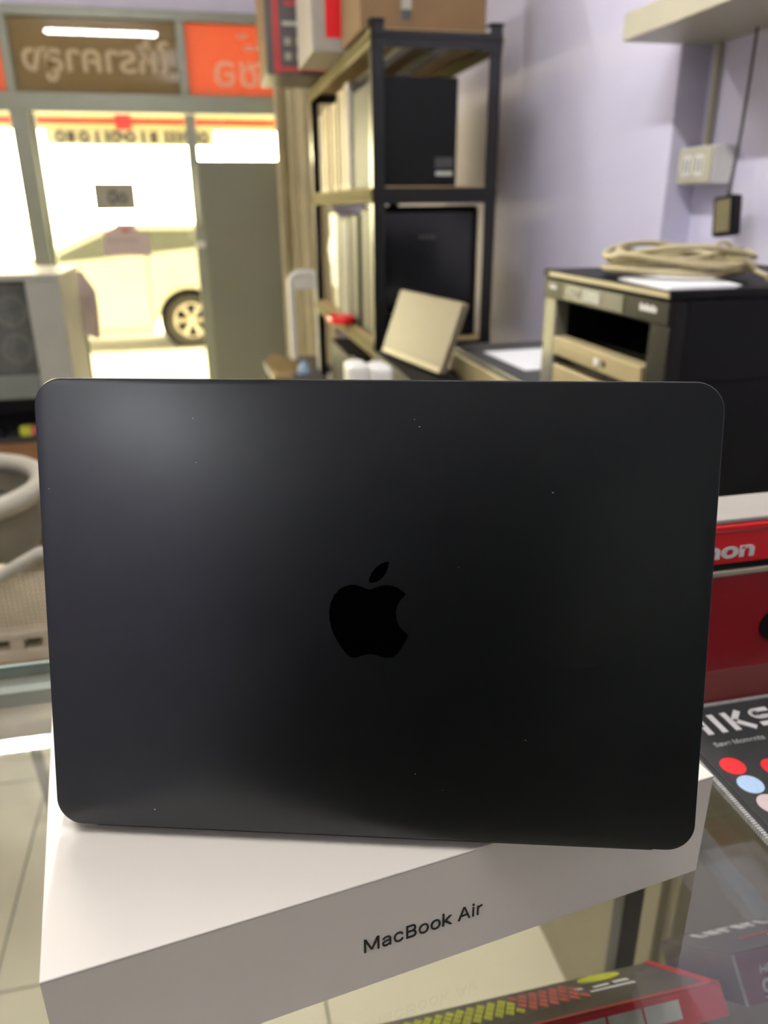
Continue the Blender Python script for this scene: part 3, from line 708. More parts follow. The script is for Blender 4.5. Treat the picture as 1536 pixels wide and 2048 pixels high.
l2 = thing('closed_laptop', 'beige closed laptop standing on edge and leaning beside the rack', 'laptop', tuple((Al + Bl) / 2))
L2M = basis(Al, ldir, lu)
bm = nbm(); prism(bm, rrect((Bl - Al).length, 0.186, 0.008, 6, x0=0.0, y0=0.0), L2M, 0.008, 0.002); obj('lid', bm, 'laptop_beige', l2)
bm = nbm(); prism(bm, rrect((Bl - Al).length, 0.186, 0.008, 6, x0=0.0, y0=0.0), L2M @ Matrix.Translation((0, 0, -0.0085)), 0.010, 0.002); obj('base', bm, 'laptop_beige', l2)
bm = nbm(); prism(bm, crect(0.01, (Bl - Al).length - 0.01, 0.004, 0.016), L2M @ Matrix.Translation((0, 0, 0.0006)), 0.001); obj('hinge_strip', bm, 'cable_beige', l2)
def pack(x0, x1, y0, y1, z0, z1, label):
    bm = nbm(); bx(bm, x0, x1, y0, y1, z0, z1); 
    bmesh.ops.bevel(bm, geom=bm.edges[:], offset=min(x1 - x0, y1 - y0) * 0.28, segments=3, affect='EDGES', profile=0.5)
    for v in bm.verts: v.co += Vector((random.uniform(-1, 1), random.uniform(-1, 1), random.uniform(-1, 1))) * 0.002
    return solo('white_pack', label, 'pack', bm, 'white_plastic', ((x0 + x1) / 2, (y0 + y1) / 2, z0), 'white packs', True)
pack(0.338, 0.392, 1.88, 1.97, CZ, 0.985, 'rounded white pack on the black pedestal, left of the two tall ones')
pack(0.394, 0.452, 1.87, 1.97, CZ, 0.978, 'rounded white pack on the black pedestal, nearer the leaning laptop')
pack(0.405, 0.465, 1.775, 1.83, CZ, 0.93, 'low white pack at the foot of the leaning laptop')

# ================================================================== RIGHT WALL FITTINGS
sh = thing('wall_shelf', 'thick white floating shelf high on the right wall', 'shelf', (1.1, 1.2, 1.696))
box_part('board', (0.986, XR - 0.0005, 0.55, YE - 0.002, 1.696, 1.751), 'cream_laminate', sh, 0.002)
for y in (0.8, 1.5):
    bm = nbm(); bx(bm, 1.18, XR - 0.0005, y, y + 0.025, 1.66, 1.6955); obj('bracket', bm, 'white_plastic', sh)
so = thing('wall_socket', 'cream surface mounted wall socket at the end of the conduit', 'socket', (1.19, 1.78, 1.39))
bm = nbm(); bx(bm, 1.165, XR - 0.0005, 1.712, 1.85, 1.394, 1.476, 0.003); obj('back_box', bm, 'white_plastic', so)
bm = nbm(); bx(bm, 1.159, 1.1652, 1.714, 1.848, 1.396, 1.474, 0.003); fp = obj('face_plate', bm, 'cream_laminate', so)
for y in (1.742, 1.79):
    bm = nbm(); bx(bm, 1.1572, 1.1592, y, y + 0.034, 1.412, 1.458, 0.0008); om = obj('outlet', bm, 'white_plastic', fp)
    bm = nbm(); bx(bm, 1.1566, 1.1574, y + 0.006, y + 0.011, 1.42, 1.45); bx(bm, 1.1566, 1.1574, y + 0.022, y + 0.027, 1.42, 1.45); obj('slot', bm, 'dark_grey', om)
bm = nbm(); bx(bm, 1.206, XR - 0.0003, 1.812, 1.827, 1.4765, 1.6955, 0.002)
solo('cable_conduit', 'straight cream conduit running from the wall shelf down to the socket', 'conduit', bm, 'cream_laminate', (1.21, 1.82, 1.4765))
ad = thing('power_adapter', 'black power adapter hanging on its cord from the white shelf', 'adapter', (1.16, 1.63, 1.28))
am = Matrix.Translation((1.165, 1.635, 1.325)) @ Matrix.Rotation(math.radians(-8), 4, 'X') @ Matrix.Rotation(math.radians(20), 4, 'Z')
bm = nbm(); bx(bm, -0.017, 0.017, -0.026, 0.026, -0.043, 0.043, 0.005, am); obj('body', bm, 'black_plastic', ad)
bm = nbm(); bx(bm, -0.0178, -0.0168, -0.018, 0.018, -0.034, 0.034, 0.0, am); obj('label', bm, 'olive_dark', ad)
bm = nbm(); tube(bm, [(1.19, 1.66, 1.6955), (1.188, 1.658, 1.60), (1.182, 1.652, 1.50), (1.172, 1.645, 1.42), (1.166, 1.641, 1.38), (1.165, 1.640, 1.366)], [0.0035, 0.0035, 0.0035, 0.004, 0.005, 0.007], 10); obj('cord', bm, 'dark_grey', ad, True)

# ================================================================== RACK
RX0, RX1, RY0, RY1 = 0.537, 0.937, 2.5, 3.83
rk = thing('storage_rack', 'tall black metal rack with cream boards against the right wall', 'rack', (0.737, 3.16, 0))
def ang(bm, x, y, sx, sy, z0, z1):
    bx(bm, min(x, x + sx * 0.038), max(x, x + sx * 0.038), min(y, y + sy * 0.003), max(y, y + sy * 0.003), z0, z1)
    bx(bm, min(x, x + sx * 0.003), max(x, x + sx * 0.003), min(y, y + sy * 0.038), max(y, y + sy * 0.038), z0, z1)
for x, sx in ((RX0, 1), (RX1, -1)):
    for y, sy in ((RY0, 1), (RY1, -1)):
        bm = nbm(); ang(bm, x, y, sx, sy, 0.0, 1.845); po_ = obj('post', bm, 'black_metal', rk)
        bm = nbm(); bx(bm, x - 0.004 if sx > 0 else x - 0.04, x + 0.04 if sx > 0 else x + 0.004, y - 0.004 if sy > 0 else y - 0.04, y + 0.04 if sy > 0 else y + 0.004, 1.8452, 1.852, 0.002); obj('cap', bm, 'black_plastic', po_)
LEV = (0.42, 0.93, 1.405, 1.825)
for z in LEV:
    for y in (RY0 - 0.003, RY1 + 0.003 - 0.006):
        bm = nbm(); bx(bm, RX0 + 0.004, RX1 - 0.004, y, y + 0.004, z - 0.045, z); bx(bm, RX0 + 0.004, RX1 - 0.004, y - 0.006, y + 0.004, z - 0.018, z - 0.012); obj('end_beam', bm, 'black_metal', rk)
    for x in (RX0 - 0.004, RX1):
        bm = nbm(); bx(bm, x, x + 0.004, RY0 + 0.004, RY1 - 0.004, z - 0.045, z); bx(bm, x - 0.006, x + 0.010, RY0 + 0.004, RY1 - 0.004, z - 0.02, z - 0.014); obj('side_beam', bm, 'beam_window_lit', rk)
    bm = nbm(); bx(bm, RX0 + 0.005, RX1 - 0.005, RY0 + 0.006, RY1 - 0.006, z - 0.008, z + 0.004); obj('shelf_board', bm, 'tan_board', rk)
    for x in (0.66, 0.78):
        bm = nbm(); bx(bm, x, x + 0.035, RY0 + 0.006, RY1 - 0.006, z - 0.024, z - 0.0085); obj('cross_bar', bm, 'white_plastic' if x < 0.7 else 'dark_grey', rk)
S1, S2, S3, S4 = [z + 0.0045 for z in LEV]
def carton(name, label, dims, m, cat='box', group=None, bev=0.002, extra=None):
    x0, x1, y0, y1, z0, z1 = dims
    t_ = thing(name, label, cat, ((x0 + x1) / 2, (y0 + y1) / 2, z0), group)
    b_ = box_part('body', dims, m, t_, bev)
    if extra:
        for (nm, dd_, mm_) in extra: box_part(nm, dd_, mm_, b_)
    return t_
# third shelf: black tower and cream cartons
carton('computer_case', 'black computer tower at the near end of the upper rack shelf', (0.562, 0.812, 2.53, 2.93, S3, 1.712), 'black_plastic', 'computer', extra=[('sticker', (0.745, 0.80, 2.529, 2.5305, 1.44, 1.452), 'label_grey'), ('sticker', (0.742, 0.802, 2.529, 2.5305, 1.462, 1.492), 'dark_grey')])
xx = 2.96
for i, (w, m, hh) in enumerate(((0.09, 'white_carton', 0.345), (0.10, 'cream_carton', 0.335), (0.03, 'black_plastic', 0.34), (0.13, 'cream_carton', 0.31), (0.06, 'cardboard', 0.315), (0.12, 'cream_carton', 0.315), (0.08, 'white_carton', 0.30))):
    ords = ('nearest', 'second', 'third', 'fourth', 'fifth', 'sixth', 'farthest')[i]
    nmz = {'white_carton': 'white', 'cream_carton': 'cream', 'black_plastic': 'thin black', 'cardboard': 'brown'}[m]
    carton('upright_carton', f'{nmz} upright carton on the upper rack shelf, {ords} of the row behind the tower', (0.552, 0.86, xx, xx + w, S3, S3 + hh), m, 'box', 'upright cartons on the upper rack shelf', extra=[('tape', (0.551, 0.5525, xx + w * 0.35, xx + w * 0.55, S3 + 0.02, S3 + hh - 0.02), 'cardboard' if m != 'cardboard' else 'cream_carton')])
    xx += w + 0.012
# second shelf: black monitor, slabs, bag, red item
mo = thing('monitor_case', 'large black casing filling the near end of the middle rack shelf', 'computer', (0.73, 2.66, S2))
box_part('body', (0.556, 0.905, 2.56, 2.80, S2, 1.352), 'black_plastic', mo, 0.012)
bm = nbm(); bx(bm, 0.575, 0.885, 2.5565, 2.562, 1.02, 1.335, 0.003); obj('front', bm, 'black_gloss', mo)
bm = nbm()
for i, x in enumerate((0.70, 0.715, 0.73, 0.745)): bx(bm, x, x + 0.010, 2.5555, 2.5570, 1.252, 1.264)
obj('mark', bm, 'dark_grey', mo)
for i, (y, w, m, nm) in enumerate(((2.84, 0.14, 'black_plastic', 'black'), (3.02, 0.05, 'dark_grey', 'dark grey'), (3.12, 0.06, 'chair_grey', 'pale grey'), (3.23, 0.06, 'dark_grey', 'slate grey'))):
    t_ = carton('computer_case', f'{nm} computer case standing on edge on the middle rack shelf' + (' behind the big casing' if i == 0 else ''), (0.553, 0.86, y, y + w, S2, 1.325 - 0.006 * i), m, 'computer', 'cases on the middle rack shelf', 0.005)
    for yy in (y + 0.012, y + w - 0.02):
        pass
bm = nbm(); bx(bm, 0.562, 0.65, 3.33, 3.52, S2 + 0.1, 1.325)
bmesh.ops.subdivide_edges(bm, edges=bm.edges[:], cuts=3, use_grid_fill=True)
for v in bm.verts: v.co += Vector((random.uniform(-1, 1), random.uniform(-1, 1), random.uniform(-1, 1))) * 0.008
bgx = thing('plastic_bag', 'crumpled white plastic bag hanging at the side of the rack', 'bag', (0.59, 3.42, S2))
obj('bag', bm, 'white_plastic', bgx, True)
bm = nbm(); tube(bm, [(0.575, 3.40, 1.31), (0.57, 3.41, 1.345), (0.57, 3.43, 1.345), (0.575, 3.45, 1.31)], 0.004, 6); obj('handle', bm, 'white_plastic', bgx, True)
box_part('contents', (0.57, 0.64, 3.35, 3.50, S2, S2 + 0.11), 'chair_grey', bgx, 0.01)
bm = nbm(); prism(bm, disc(0.075, 24, 0.56, 2.92, 1.0), Matrix.Translation((0, 0, S2 + 0.03)), 0.024, 0.008)
bm.verts.ensure_lookup_table()
for v in bm.verts: v.co.x = 0.575 + (v.co.x - 0.56) * 0.7 - 0.02; v.co.y = 2.93 + (v.co.y - 2.92) * 1.2
bmesh.ops.translate(bm, verts=bm.verts[:], vec=(-0.045, 0.06, -0.002))
solo('red_spool', 'flat round red spool at the edge of the middle rack shelf', 'spool', bm, 'red_carton', (0.52, 2.99, S2), smooth=True)
# lower shelf: dark cartons
carton('computer_case', 'black case on the lowest rack shelf, near end', (0.56, 0.86, 2.55, 3.05, S1, 0.80), 'black_plastic', 'computer')
carton('computer_case', 'black case on the lowest rack shelf, far end', (0.56, 0.86, 3.10, 3.60, S1, 0.78), 'black_plastic', 'computer')
# top
carton('cardboard_carton', 'brown cardboard carton with dark tape on top of the rack', (0.515, 0.90, 2.546, 2.86, S4, 2.13), 'cardboard', 'box', extra=[('tape', (0.638, 0.668, 2.545, 2.5465, 1.862, 2.12), 'sign_grey'), ('tape_end', (0.638, 0.668, 2.544, 2.5452, 1.858, 1.885), 'dark_grey'), ('print', (0.565, 0.615, 2.545, 2.5465, 1.935, 1.97), 'dark_grey')])
t_ = carton('red_white_box', 'red box with white side overhanging the top of the rack', (0.425, 0.60, 2.90, 3.28, S4, 2.12), 'white_carton', 'box', extra=[('red_face', (0.47, 0.585, 2.8985, 2.9005, 1.87, 2.11), 'red_carton'), ('dark_edge', (0.585, 0.60, 2.8985, 2.9005, 1.84, 2.12), 'dark_grey')])
ex_ = [('red_stripe', (0.348, 0.372, 3.3985, 3.4005, 1.80 + 0.035, 2.2), 'red_box'), ('red_foot', (0.372, 0.60, 3.3985, 3.4005, 1.842, 1.856), 'red_box'), ('side_print', (0.3185, 0.3205, 3.42, 3.74, 1.84, 2.19), 'cardboard'), ('white_bar', (0.385, 0.47, 3.3985, 3.4005, 1.995, 2.008), 'label_grey'), ('red_bar', (0.395, 0.45, 3.3985, 3.4005, 2.06, 2.075), 'red_box')]
for i in range(3):
    for j in range(2): ex_.append(('icon', (0.39 + i * 0.045, 0.415 + i * 0.045, 3.3985, 3.4005, 1.88 + j * 0.05, 1.905 + j * 0.05), 'sign_grey'))
carton('component_carton', 'tall black carton with red stripe and grey icons on top of the rack', (0.32, 0.72, 3.40, 3.76, S4, 2.2), 'box_dark', 'box', extra=ex_)

# ================================================================== BACK RIGHT: folding door, chair, table
fd = thing('folding_door', 'cream pleated folding door gathered beside the shop front', 'door', (0.7, 5.2, 0))
for i in range(7):
    bm = nbm(); x = 0.585 + i * 0.042
    mtx = Matrix.Translation((x, 5.30, 0)) @ Matrix.Rotation(math.radians(38 if i % 2 else -38), 4, 'Z')
    bx(bm, -0.006, 0.006, -0.10, 0.10, 0.02, 2.05, 0.002, mtx); obj('slat', bm, 'cream_pvc', fd)
ch = thing('plastic_chair', 'white plastic chair with an arched back and dark seat by the folding door', 'chair', (0.52, 4.35, 0))
def arch(x0, x1, y, z0, z1, r):
    pts = [(x0, y, z0), (x0, y, z1 - r)]
    pts += [(x0 + r - r * math.cos(t), y, z1 - r + r * math.sin(t)) for t in [PI / 2 * k / 6 for k in range(1, 7)]]
    pts += [(x1 - r + r * math.sin(t), y, z1 - r + r * math.cos(t)) for t in [PI / 2 * k / 6 for k in range(0, 7)]]
    return pts + [(x1, y, z0)]
bm = nbm(); tube(bm, arch(0.455, 0.60, 4.2, 0.44, 1.03, 0.05), 0.02, 10); bx(bm, 0.46, 0.595, 4.19, 4.21, 0.95, 1.035, 0.006); obj('backrest', bm, 'white_plastic', ch, True)
bm = nbm(); bx(bm, 0.40, 0.66, 4.19, 4.56, 0.50, 0.535, 0.01); obj('seat', bm, 'dark_grey', ch)
for x in (0.42, 0.64):
    for y in (4.21, 4.53):
        bm = nbm(); cyl(bm, (x, y, 0), (x, y, 0.4995), 0.016, 0.018, 10); obj('leg', bm, 'white_plastic', ch, True)
tb = thing('low_table', 'small dark table beside the rack', 'table', (0.36, 3.45, 0))
box_part('top', (0.26, 0.485, 3.25, 3.75, 0.64, 0.665), 'dark_grey', tb, 0.004)
for x in (0.28, 0.465):
    for y in (3.28, 3.72):
        bm = nbm(); bx(bm, x - 0.015, x + 0.015, y - 0.015, y + 0.015, 0, 0.6395); obj('leg', bm, 'dark_grey', tb)
ob = thing('open_carton', 'open tan cardboard carton with raised flaps on the small dark table', 'box', (0.30, 3.35, 0.6655))
box_part('body', (0.265, 0.345, 3.27, 3.40, 0.6655, 0.69), 'tan_board', ob)
for dx, rot in ((0.0, 35), (0.035, 25)):
    bm = nbm(); bx(bm, -0.055, 0.055, -0.002, 0.002, 0, 0.05, 0, Matrix.Translation((0.275 + dx, 3.30 + dx, 0.702)) @ Matrix.Rotation(math.radians(rot), 4, 'Y')); obj('flap', bm, 'tan_board', ob)
bm = nbm(); cyl(bm, (0.41, 3.42, 0.6655), (0.41, 3.42, 0.70), 0.03, 0.022, 18); cyl(bm, (0.41, 3.42, 0.70), (0.41, 3.42, 0.715), 0.012, 0.012, 12)
solo('small_jar', 'small pale blue jar on the dark table', 'jar', bm, 'dot_blue', (0.41, 3.42, 0.6655), smooth=True)

# ================================================================== LEFT SIDE
dc = thing('display_cabinet', 'grey framed glass cabinet left of the door holding round fans', 'cabinet', (-1.05, 3.2, 0))
DX0, DX1, DY0, DY1 = -1.7, -0.49, 3.0, 3.45
for x in (DX0, DX1 - 0.115):
    bm = nbm(); bx(bm, x, x + 0.115, DY0, DY0 + 0.04, 0.0, 1.12, 0.004); obj('post', bm, 'alu', dc)
for x in (DX0, DX1 - 0.05):
    bm = nbm(); bx(bm, x, x + 0.05, DY1 - 0.04, DY1, 0.0, 1.12, 0.004); obj('post', bm, 'alu', dc)
bm = nbm(); bx(bm, DX0 - 0.005, DX1 + 0.005, DY0 - 0.005, DY1, 1.1202, 1.142, 0.003); obj('top', bm, 'alu', dc)
bm = nbm(); bx(bm, DX0 + 0.116, DX1 - 0.116, DY0, DY0 + 0.035, 0.706, 0.79, 0.003); obj('rail', bm, 'alu_dark', dc)
bm = nbm(); bx(bm, DX0 + 0.01, DX1 - 0.01, DY0 + 0.042, DY1 - 0.01, 0.76, 0.775); obj('shelf', bm, 'alu_dark', dc)
bm = nbm(); bx(bm, DX0 + 0.01, DX1 - 0.01, DY0 + 0.03, DY1 - 0.01, 0.535, 0.55); obj('shelf', bm, 'dark_grey', dc)
bm = nbm(); bx(bm, DX0 + 0.116, DX1 - 0.116, DY0 + 0.002, DY0 + 0.03, 0.455, 0.534, 0.003); obj('wood_rail', bm, 'brown_wood', dc)
bm = nbm(); bx(bm, DX0 + 0.116, DX1 - 0.116, DY0 + 0.015, DY0 + 0.02, 0.79, 1.118); obj('pane', bm, 'dusty_glass', dc)
bm = nbm(); bx(bm, DX0 + 0.05, DX1 - 0.05, DY1 - 0.02, DY1 - 0.012, 0.1, 1.118); obj('back', bm, 'dark_grey', dc)
bm = nbm(); bx(bm, DX1 - 0.006, DX1 - 0.001, DY0 + 0.042, DY1 - 0.042, 0.1, 1.118); obj('side_panel', bm, 'alu', dc)
bm = nbm(); bx(bm, DX0, DX1, DY0 + 0.04, DY1, 0.0, 0.1); obj('plinth', bm, 'brown_wood', dc)
pc = thing('computer_case', 'dark computer case with two round fans inside the grey cabinet', 'computer', (-0.72, 3.2, 0.7755))
box_part('body', (-0.88, -0.625, 3.10, 3.38, 0.7755, 1.09), 'dark_grey', pc, 0.004)
for z in (1.008, 0.872):
    for x in (-0.685, -0.815):
        bm = nbm(); c_ = Vector((x, 3.096, z))
        tube(bm, [c_ + Vector((0.05 * math.cos(t), 0, 0.05 * math.sin(t))) for t in [2 * PI * k / 24 for k in range(24)]], 0.008, 6, True); fn = obj('fan', bm, 'chair_grey', pc, True)
        bm = nbm(); cyl(bm, c_ + Vector((0, -0.004, 0)), c_ + Vector((0, 0.003, 0)), 0.018, n=16); obj('hub', bm, 'black_plastic', fn)
        bm = nbm()
        for k in range(7):
            bx(bm, 0.016, 0.046, -0.001, 0.001, -0.007, 0.007, 0, Matrix.Translation(c_) @ Matrix.Rotation(2 * PI * k / 7, 4, 'Y') @ Matrix.Rotation(0.5, 4, 'X'))
        obj('blade', bm, 'alu_dark', fn)
for x, m, l in ((-0.70, 'yellow_print', 'small yellow packet on the dark shelf of the grey cabinet'), (-0.66, 'pink_print', 'small pink packet on the dark shelf of the grey cabinet'), (-0.80, 'black_plastic', 'small black packet on the dark shelf of the grey cabinet')):
    bm = nbm(); bx(bm, x - 0.022, x + 0.022, 3.05, 3.10, 0.5505, 0.585, 0.004)
    solo('packet', l, 'packet', bm, m, (x, 3.07, 0.5505), 'packets in the grey cabinet')
# draped jacket on a dark stand beside the cabinet
js = thing('coat_stand', 'dark slim stand beside the grey cabinet', 'stand', (-0.525, 3.64, 0))
bm = nbm(); cyl(bm, (-0.525, 3.64, 0.02), (-0.525, 3.64, 1.10), 0.016, n=10); obj('pole', bm, 'dark_grey', js, True)
for k in range(4):
    a_ = PI / 4 + k * PI / 2
    bm = nbm(); cyl(bm, (-0.525, 3.64, 0.05), (-0.525 + 0.045 * math.cos(a_), 3.64 + 0.16 * math.sin(a_), 0.008), 0.008, n=8); obj('leg', bm, 'dark_grey', js, True)
bm = nbm(); n1, n2 = 22, 14; g = []
for i in range(n1):
    row = []; a_ = 2 * PI * i / n1
    for j in range(n2):
        z = 1.10 - 0.27 * j / (n2 - 1) - 0.02 * math.sin(a_ * 2 + 1)*(j / n2)
        r_ = 0.03 + 0.036 * min(1, j / 4) + 0.008 * math.sin(a_ * 4 + j * 0.25) * min(1, j / 3)
        row.append(bm.verts.new((-0.525 + r_ * math.cos(a_) , 3.64 + r_ * 1.9 * math.sin(a_), z)))
    g.append(row)
for i in range(n1):
    for j in range(n2 - 1): bm.faces.new((g[i][j], g[(i + 1) % n1][j], g[(i + 1) % n1][j + 1], g[i][j + 1]))
bm.faces.new([g[i][0] for i in range(n1)][::-1])
bmesh.ops.solidify(bm, geom=bm.faces[:], thickness=0.003)
solo('draped_cloth', 'pale pinkish grey cloth draped over the dark stand by the cabinet', 'cloth', bm, 'cloth_pink', (-0.525, 3.64, 0.87), smooth=True)

# round-rimmed tub chair and mesh-back chair behind the counter
tc_ = thing('tub_chair', 'grey round rimmed chair with a dark seat beyond the counter', 'chair', (-0.55, 1.68, 0))
cxx, cyy, rx, ry, rz = -0.565, 1.69, 0.185, 0.20, 0.80
bm = nbm(); tube(bm, [(cxx + rx * math.cos(t), cyy + ry * math.sin(t), rz) for t in [2 * PI * k / 40 for k in range(40)]], 0.022, 10, True); obj('rim', bm, 'chair_grey', tc_, True)
bm = nbm(); g = []
for i in range(40):
    t = 2 * PI * i / 40
    g.append([bm.verts.new((cxx + rx * s * math.cos(t), cyy + ry * s * math.sin(t), z)) for s, z in ((1.0, 0.79), (0.95, 0.70), (0.82, 0.62), (0.55, 0.58))])
for i in range(40):
    for j in range(3): bm.faces.new((g[i][j], g[(i + 1) % 40][j], g[(i + 1) % 40][j + 1], g[i][j + 1]))
bm.faces.new([g[i][3] for i in range(40)])
bmesh.ops.solidify(bm, geom=bm.faces[:], thickness=0.008); obj('shell', bm, 'chair_grey', tc_, True)
bm = nbm(); prism(bm, disc(0.165, 36, cxx, cyy, 1.1), Matrix.Translation((0, 0, 0.745)), 0.05, 0.015); obj('seat', bm, 'dark_grey', tc_, True)
for k in range(4):
    a_ = PI / 4 + k * PI / 2
    bm = nbm(); cyl(bm, (cxx + 0.09 * math.cos(a_), cyy + 0.09 * math.sin(a_), 0.575), (cxx + 0.16 * math.cos(a_), cyy + 0.17 * math.sin(a_), 0.0), 0.014, 0.012, 10); obj('leg', bm, 'chair_grey', tc_, True)
bm = nbm(); bx(bm, -0.045, 0.03, -0.03, 0.03, 0.0, 0.05, 0.012, Matrix.Translation((-0.505, 1.66, 0.7455)))
solo('white_tub', 'small white tub on the dark seat of the round chair', 'tub', bm, 'white_plastic', (-0.505, 1.66, 0.7455))

mc = thing('mesh_chair', 'beige mesh backed chair with grey frame just beyond the counter', 'chair', (-0.42, 1.2, 0))
# back frame plane at y ~ 1.22, top rail slanted
def P3(x, z): return (x, 1.25 - (z - 0.7) * 0.12, z)
fr = [P3(-0.62, 0.69), P3(-0.62, 0.70), P3(-0.585, 0.735), P3(-0.47, 0.755), P3(-0.366, 0.792), P3(-0.297, 0.830), P3(-0.265, 0.835), P3(-0.25, 0.81), P3(-0.245, 0.72), P3(-0.25, 0.69)]
bm = nbm(); tube(bm, fr, 0.0115, 10); obj('back_frame', bm, 'chair_grey', mc, True)
bm = nbm()
zt = lambda x: 0.735 + (x + 0.585) * (0.83 - 0.735) / (0.33) if x < -0.26 else 0.82
n_ = 46
for i in range(n_):
    x = -0.612 + i * 0.0078
    if x > -0.25: break
    bx(bm, x - 0.0016, x + 0.0016, 1.244, 1.247, 0.672, min(0.832, zt(x)), 0, Matrix.Identity(4))
z = 0.675
while z < 0.82:
    xl = -0.615 if z < 0.735 else -0.585 + (z - 0.735) / (0.095) * 0.33
    bx(bm, xl, -0.247, 1.2435, 1.2465, z - 0.0016, z + 0.0016); z += 0.0075
obj('mesh_panel', bm, 'chair_mesh', mc, kind='stuff')
bm = nbm(); bx(bm, -0.63, -0.24, 1.235, 1.26, 0.674, 0.690, 0.004); bx(bm, -0.63, -0.24, 1.235, 1.26, 0.632, 0.655, 0.004)
for x in (-0.63, -0.54, -0.45, -0.37, -0.318, -0.26): bx(bm, x, x + 0.022, 1.236, 1.259, 0.655, 0.674)
obj('slotted_rail', bm, 'chair_mesh', mc)
bm = nbm(); bx(bm, -0.61, -0.26, 1.262, 1.266, 0.654, 0.675); obj('rail_back', bm, 'black_plastic', mc)
bm = nbm(); bx(bm, -0.66, -0.22, 1.27, 1.455, 0.44, 0.49, 0.02); obj('seat', bm, 'chair_mesh', mc)
for s in (-0.62, -0.26):
    bm = nbm(); tube(bm, [(s, 1.25, 0.64), (s, 1.25, 0.5), (s, 1.26, 0.46), (s, 1.30, 0.435)], 0.012, 8); obj('back_strut', bm, 'chair_grey', mc, True)
    for y in (1.30, 1.43):
        bm = nbm(); cyl(bm, (s, y, 0.44), (s, y, 0.0), 0.012, n=8); obj('leg', bm, 'chair_grey', mc, True)
# beige sack and pink packet on the mesh chair's far side
bm = nbm(); bmesh.ops.create_uvsphere(bm, u_segments=20, v_segments=12, radius=1.0)
for v in bm.verts:
    v.co = Vector((-0.40 + v.co.x * 0.085 * (1 - 0.25 * v.co.z), 1.36 + v.co.y * 0.07, 0.626 + v.co.z * 0.135))
solo('beige_sack', 'rounded beige sack standing on the mesh chair seat', 'bag', bm, 'cream_carton', (-0.40, 1.36, 0.49), smooth=True)

# ================================================================== DOOR SIGNS
sg = thing('hanging_sign', 'small grey open and closed sign hung on the glass door', 'sign', (-0.48, YW - 0.02, 1.35))
bm = nbm(); prism(bm, rrect(0.252, 0.158, 0.012, 5), basis((-0.485, YW - 0.022, 1.345), (1, 0, 0), (0, 0, 1)), 0.004, 0.0006); sp = obj('plate', bm, 'sign_grey', sg)
obj('lettering', text_bm('ปิด', 0.10, basis((-0.53, YW - 0.0225, 1.385), (1, 0, 0), (0, 0, 1)), 0.001, 0.003), 'dark_grey', sp)
for x in (-0.55, -0.42):
    bm = nbm(); cyl(bm, (x, YW - 0.021, 1.492), (x, YW - 0.0005, 1.497), 0.009, n=12); obj('sucker', bm, 'white_plastic', sg, True)
ps = thing('door_poster', 'pale pink poster stuck low on the glass door', 'poster', (-0.47, YW - 0.003, 1.06))
bm = nbm(); prism(bm, [(-0.60, 1.075), (-0.30, 1.065), (-0.305, 1.19), (-0.375, 1.215), (-0.39, 1.262), (-0.50, 1.262), (-0.52, 1.235), (-0.59, 1.21)], basis((0, YW - 0.0012, 0), (1, 0, 0), (0, 0, 1)), 0.001)
pp = obj('sheet', bm, 'dot_pink', ps)
bm = nbm(); prism(bm, disc(0.03, 20, -0.45, 1.222, 0.45), basis((0, YW - 0.0018, 0), (1, 0, 0), (0, 0, 1)), 0.0006); obj('red_mark', bm, 'pink_print', pp)
bm = nbm()
for k in range(9): bx(bm, -0.575 + k * 0.023, -0.56 + k * 0.023, YW - 0.0018, YW - 0.0013, 1.155, 1.172)
obj('lettering', bm, 'sign_grey', pp)

# ================================================================== CAR OUTSIDE
car = thing('car', 'white sport utility car parked in the street outside the glass door', 'car', (-1.3, 10.9, -0.28))
prof = [(0.98, 0.02), (1.02, 0.35), (0.95, 0.88), (0.70, 1.10), (0.45, 1.17), (-0.8, 1.19), (-1.15, 1.12), (-1.95, 0.80), (-2.9, 0.70), (-3.15, 0.50), (-3.2, 0.0), (-3.0, -0.06), (-2.62 - 0.42, -0.06)]
def wheel_arch(cx, r): return [(cx - r * math.cos(t), 0.06 + r * math.sin(t)) for t in [PI * k / 14 for k in range(15)]]
WX = (-0.16, -2.72)
prof += [( x, z) for x, z in wheel_arch(WX[1], 0.40)] + [(-2.2, -0.06), (-0.62, -0.04)] + wheel_arch(WX[0], 0.40) + [(0.30, 0.0)]
bm = nbm(); prism(bm, prof, basis((0, 10.02, 0), (1, 0, 0), (0, 0, 1)), 1.72, 0.0)
obj('body', bm, 'car_white', car)
bm = nbm(); prism(bm, [(0.66, 0.97), (0.46, 1.10), (-0.78, 1.12), (-1.10, 1.06), (-1.74, 0.79), (-1.60, 0.775)], basis((0, 10.012, 0), (1, 0, 0), (0, 0, 1)), 0.01); wn = obj('side_window', bm, 'car_glass', car)
for x in (-0.62, 0.25):
    bm = nbm(); bx(bm, x - 0.03, x + 0.03, 10.004, 10.013, 0.88, 1.10); obj('pillar', bm, 'dark_grey', wn)
bm = nbm(); bx(bm, -0.42, -0.25, 9.985, 10.02, 0.605, 0.635, 0.008); obj('door_handle', bm, 'car_white', car)
bm = nbm(); bx(bm, -2.2, -0.6, 10.0, 10.05, -0.08, 0.0, 0.01); obj('sill', bm, 'chair_grey', car)
for x in (-0.62, -1.68):
    bm = nbm(); bx(bm, x - 0.004, x + 0.004, 10.014, 10.03, 0.02, 0.86); obj('door_gap', bm, 'dark_grey', car)
